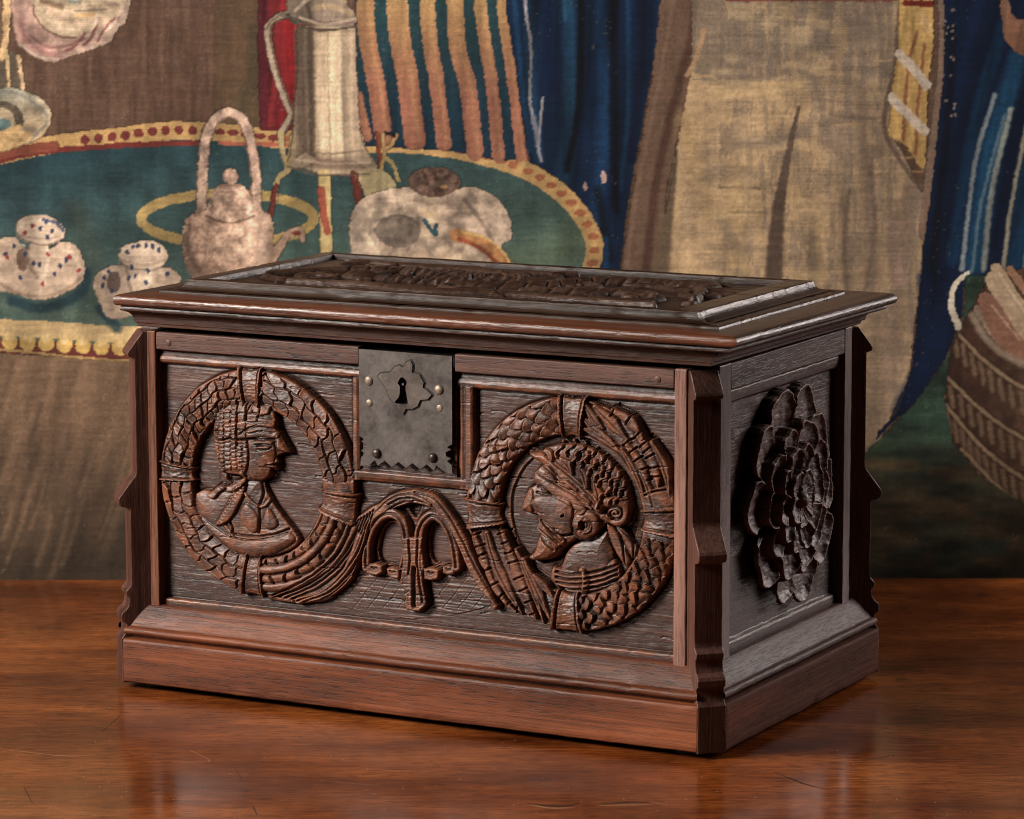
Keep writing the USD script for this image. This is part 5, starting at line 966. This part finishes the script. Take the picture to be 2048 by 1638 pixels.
mul([4], np.interp(X, [0, 30, 60, 90, 140, 168], [1.0, .92, .80, 1.06, 1.06, .90])*(.78+.44*f_mot)); mul([5], np.interp(X, [188, 225, 252, 280, 330, 362], [.92, .82, .84, 1.10, 1.02, .92])*(.78+.44*f_mot))
mul([12, 13], (.62+.76*f_mot)); mul([14], (.55+.90*f_mot)); mul([11], .70+.6*f_mot); mul([17], .50+1.0*fbm(np.stack([X/70, Y/26, 0*X], -1), 3, 57)); mul([1], .74+.52*f_sm)
mul([9], .80+.40*fbm(np.stack([X/9, Y/50, 0*X], -1), 2, 58)); mul([16], .76+.48*fbm(np.stack([(X+.3*Y)/30, Y/150, 0*X], -1), 3, 59)); mul([15], .70+.6*fbm(np.stack([X/12, Y/120, 0*X], -1), 2, 60))
m8 = (tl == 8) & (X > 1330+.23*np.maximum(0, 420-Y)+30); pt_ = fbm(np.stack([X/55, Y/24, 0*X], -1), 3, 62); vt_ = fbm(np.stack([X/24, Y/130, 0*X], -1), 3, 63)
colr[m8] *= (.84+.32*vt_[m8])[:, None]; hm = m8 & (pt_+.10*(X > 1600) > .60); k_ = np.clip((pt_+.10*(X > 1600)-.52)*6, 0, 1)[..., None]*m8[..., None]*.38*(.75+.25*np.sin(Y*.9))[..., None]; colr[:] = colr*(1-k_) + np.array([120, 104, 90.])*k_; k_ = np.clip((.46-pt_)*7, 0, 1)[..., None]*(m8 & (X < 1660))[..., None]*.40; colr[:] = colr*(1-k_) + np.array([222, 186, 138.])*k_
line([(1598, 215), (1580, 300), (1562, 400)], 8, (104, 84, 72), w1=20, soft=.4, a=.9); line([(1562, 390), (1552, 480), (1546, 600)], 26, (92, 72, 60), w1=46, soft=.35, a=.85)
line([(1700, 380), (1690, 480), (1695, 590)], 14, (112, 92, 76), soft=.8, a=.7); line([(1742, 330), (1750, 460), (1730, 590)], 16, (120, 98, 82), soft=.8, a=.7); line([(1640, 430), (1650, 520), (1640, 590)], 20, (212, 176, 130), soft=.8, a=.6)
bs = tl == 11
keep = colr.copy()
ropes = [[(1890, 640+0), (1985, 735), (2100, 806), (2220, 860)], [(1880, 742), (1985, 838), (2100, 905), (2220, 950)], [(1893, 812), (1975, 905), (2080, 975), (2220, 1030)], [(1925, 900), (2010, 985), (2120, 1050), (2220, 1090)]]
for p in ropes:
    c_ = cr(np.array(p, float), False, 16)
    for j in range(0, len(c_), 3): line([(c_[j][0]+2, c_[j][1]+14), (c_[j][0]+8, c_[j][1]+54)], 15, (134, 108, 84), a=.8, soft=.7)
    line(p, 20, (46, 28, 22), a=.55, soft=.9); line(p, 9, (156, 128, 100), a=.95, soft=.4)
colr[~bs] = keep[~bs]
fill([(1982, 545), (2000, 530), (2040, 590), (2090, 660), (2060, 690), (2020, 640)], (190, 160, 130), 11); fill([(1958, 600), (1985, 590), (2030, 660), (2080, 720), (2050, 728), (1990, 680)], (150, 104, 84), 11); line([(1945, 632), (1975, 680), (2020, 716), (2080, 742)], 22, (170, 150, 128), 11, a=.8, soft=.7); line([(2000, 548), (2040, 610), (2085, 672)], 7, (216, 190, 158), soft=.5); line([(1985, 612), (2040, 680)], 6, (190, 150, 124), soft=.5)
# dark outline threads between motifs
bd = np.zeros(shape, bool); bd[:, 1:] |= tl[:, 1:] != tl[:, :-1]; bd[1:] |= tl[1:] != tl[:-1]; bd &= noise(np.stack([X/16, Y/16, 0*X], -1), 71) > .30
colr[bd] *= .70
# jug: drawn outlines, lid and foot
for p, w_, c, a in [([(590, 60), (594, 130), (588, 230), (582, 300), (574, 322)], 5, (84, 66, 56), .8), ([(711, 60), (713, 130), (717, 210), (724, 280), (752, 328)], 4, (96, 76, 64), .7), ([(604, 54), (650, 62), (710, 52)], 6, (92, 74, 64), .85), ([(600, 36), (650, 48), (712, 38)], 7, (206, 180, 154), .8), ([(575, 333), (640, 350), (740, 348)], 6, (96, 78, 66), .8), ([(600, 300), (660, 308), (728, 300)], 5, (120, 98, 82), .6), ([(590, 318), (660, 328), (740, 324)], 8, (186, 160, 134), .6), ([(570, 24), (545, 40), (532, 62)], 4, (84, 68, 58), .7), ([(612, 0), (650, -10), (690, 4)], 12, (200, 168, 132), .7), ([(590, 22), (604, 8), (618, -4)], 9, (204, 180, 158), .7), ([(560, 30), (580, 34), (600, 44)], 8, (96, 86, 72), .7)]: line(p, w_, c, a=a, soft=.6)
rowi = np.floor(Y/4.6); n_row = noise(np.stack([X/46, rowi*7.31, 0*X], -1), 81)-.5
colr *= (1 + .14*n_row)[..., None]
# slubs and wear of the wool
colr *= (1 + .13*n_str + .20*n_fin + .06*n_hor + .08*n_big)[..., None]
m = noise(np.stack([X/4, Y/4, 0*X], -1), 77) > .93; paint(m & (n_big > .02), (176, 156, 130), .30)
gy = colr.mean(-1, keepdims=True); colr = np.clip(.88*colr + .12*gy*np.array([1.04, 1., .93]), 5, 245)
TAP_GAIN = .90
alb = lin(colr)*TAP_GAIN
P = flat + rip[..., None]*np.array([-Hn[0], -Hn[1], 0])
du, dv = np.gradient(P, axis=1), np.gradient(P, axis=0); n = np.cross(du, dv); n /= np.linalg.norm(n, axis=-1, keepdims=True)
if n[..., 1].mean() > 0: n = -n; fl = True
else: fl = False
ny, nx = shape; idx = np.arange(ny*nx).reshape(ny, nx)
q = np.stack([idx[:-1, :-1], idx[:-1, 1:], idx[1:, 1:], idx[1:, :-1]], -1).reshape(-1, 4)
if fl: q = q[:, ::-1]
lb = tl[:-1, :-1].ravel()
wool = usdkit.material(stage, '/World/Looks/woven_wool', {
    'at': ('attribute', {'attribute': 'dye_and_falloff'}), 'tc': ('geometry', {}), 'sx': ('separate_xyz', {}), 'zz': ('math', {'math_type': 'multiply', 'value2': 2*math.pi/.0015}), 'sn': ('math', {'math_type': 'sine'}),
    'nz': ('noise_texture', {'scale': 700., 'detail': 3.}), 'm': ('mapping', {'scale': (1., 1., 2.6)}),
    'k1': ('map_range', {'from_min': -1., 'from_max': 1., 'to_min': .78, 'to_max': 1.18}), 'k2': ('map_range', {'from_min': .25, 'from_max': .75, 'to_min': .82, 'to_max': 1.2}), 'kk': ('math', {'math_type': 'multiply'}),
    'mx': ('vector_math', {'math_type': 'scale'}), 'hh': ('math', {'math_type': 'multiply_add', 'value2': .35}), 'bp': ('bump', {'strength': .6, 'distance': .0007}),
    'b': ('principled_bsdf', {'roughness': .95, 'specular_ior_level': .15, 'sheen_weight': .08})},
    [('tc.position', 'm.vector'), ('m.vector', 'nz.vector'), ('tc.position', 'sx.vector'), ('sx.z', 'zz.value1'), ('zz.value', 'sn.value1'), ('sn.value', 'k1.value'), ('nz.fac', 'k2.value'), ('k1.result', 'kk.value1'), ('k2.result', 'kk.value2'),
     ('at.vector', 'mx.vector1'), ('kk.value', 'mx.scale'), ('mx.vector', 'b.base_color'), ('sn.value', 'hh.value1'), ('nz.fac', 'hh.value3'), ('hh.value', 'bp.height'), ('bp.normal', 'b.normal')], surface='b.BSDF')
Pf, nf, af = P.reshape(-1, 3), n.reshape(-1, 3), alb.reshape(-1, 3)
for k, nm in LAB.items():
    f = q[lb == k]
    if len(f):
        uq, inv = np.unique(f, return_inverse=True)
        raw(nm, Pf[uq], inv.reshape(-1, 4), nf[uq], wool, tap, {'dye_and_falloff': (T3, af[uq])})  # vertex colours: wool dyes plus the painted falloff at the bottom
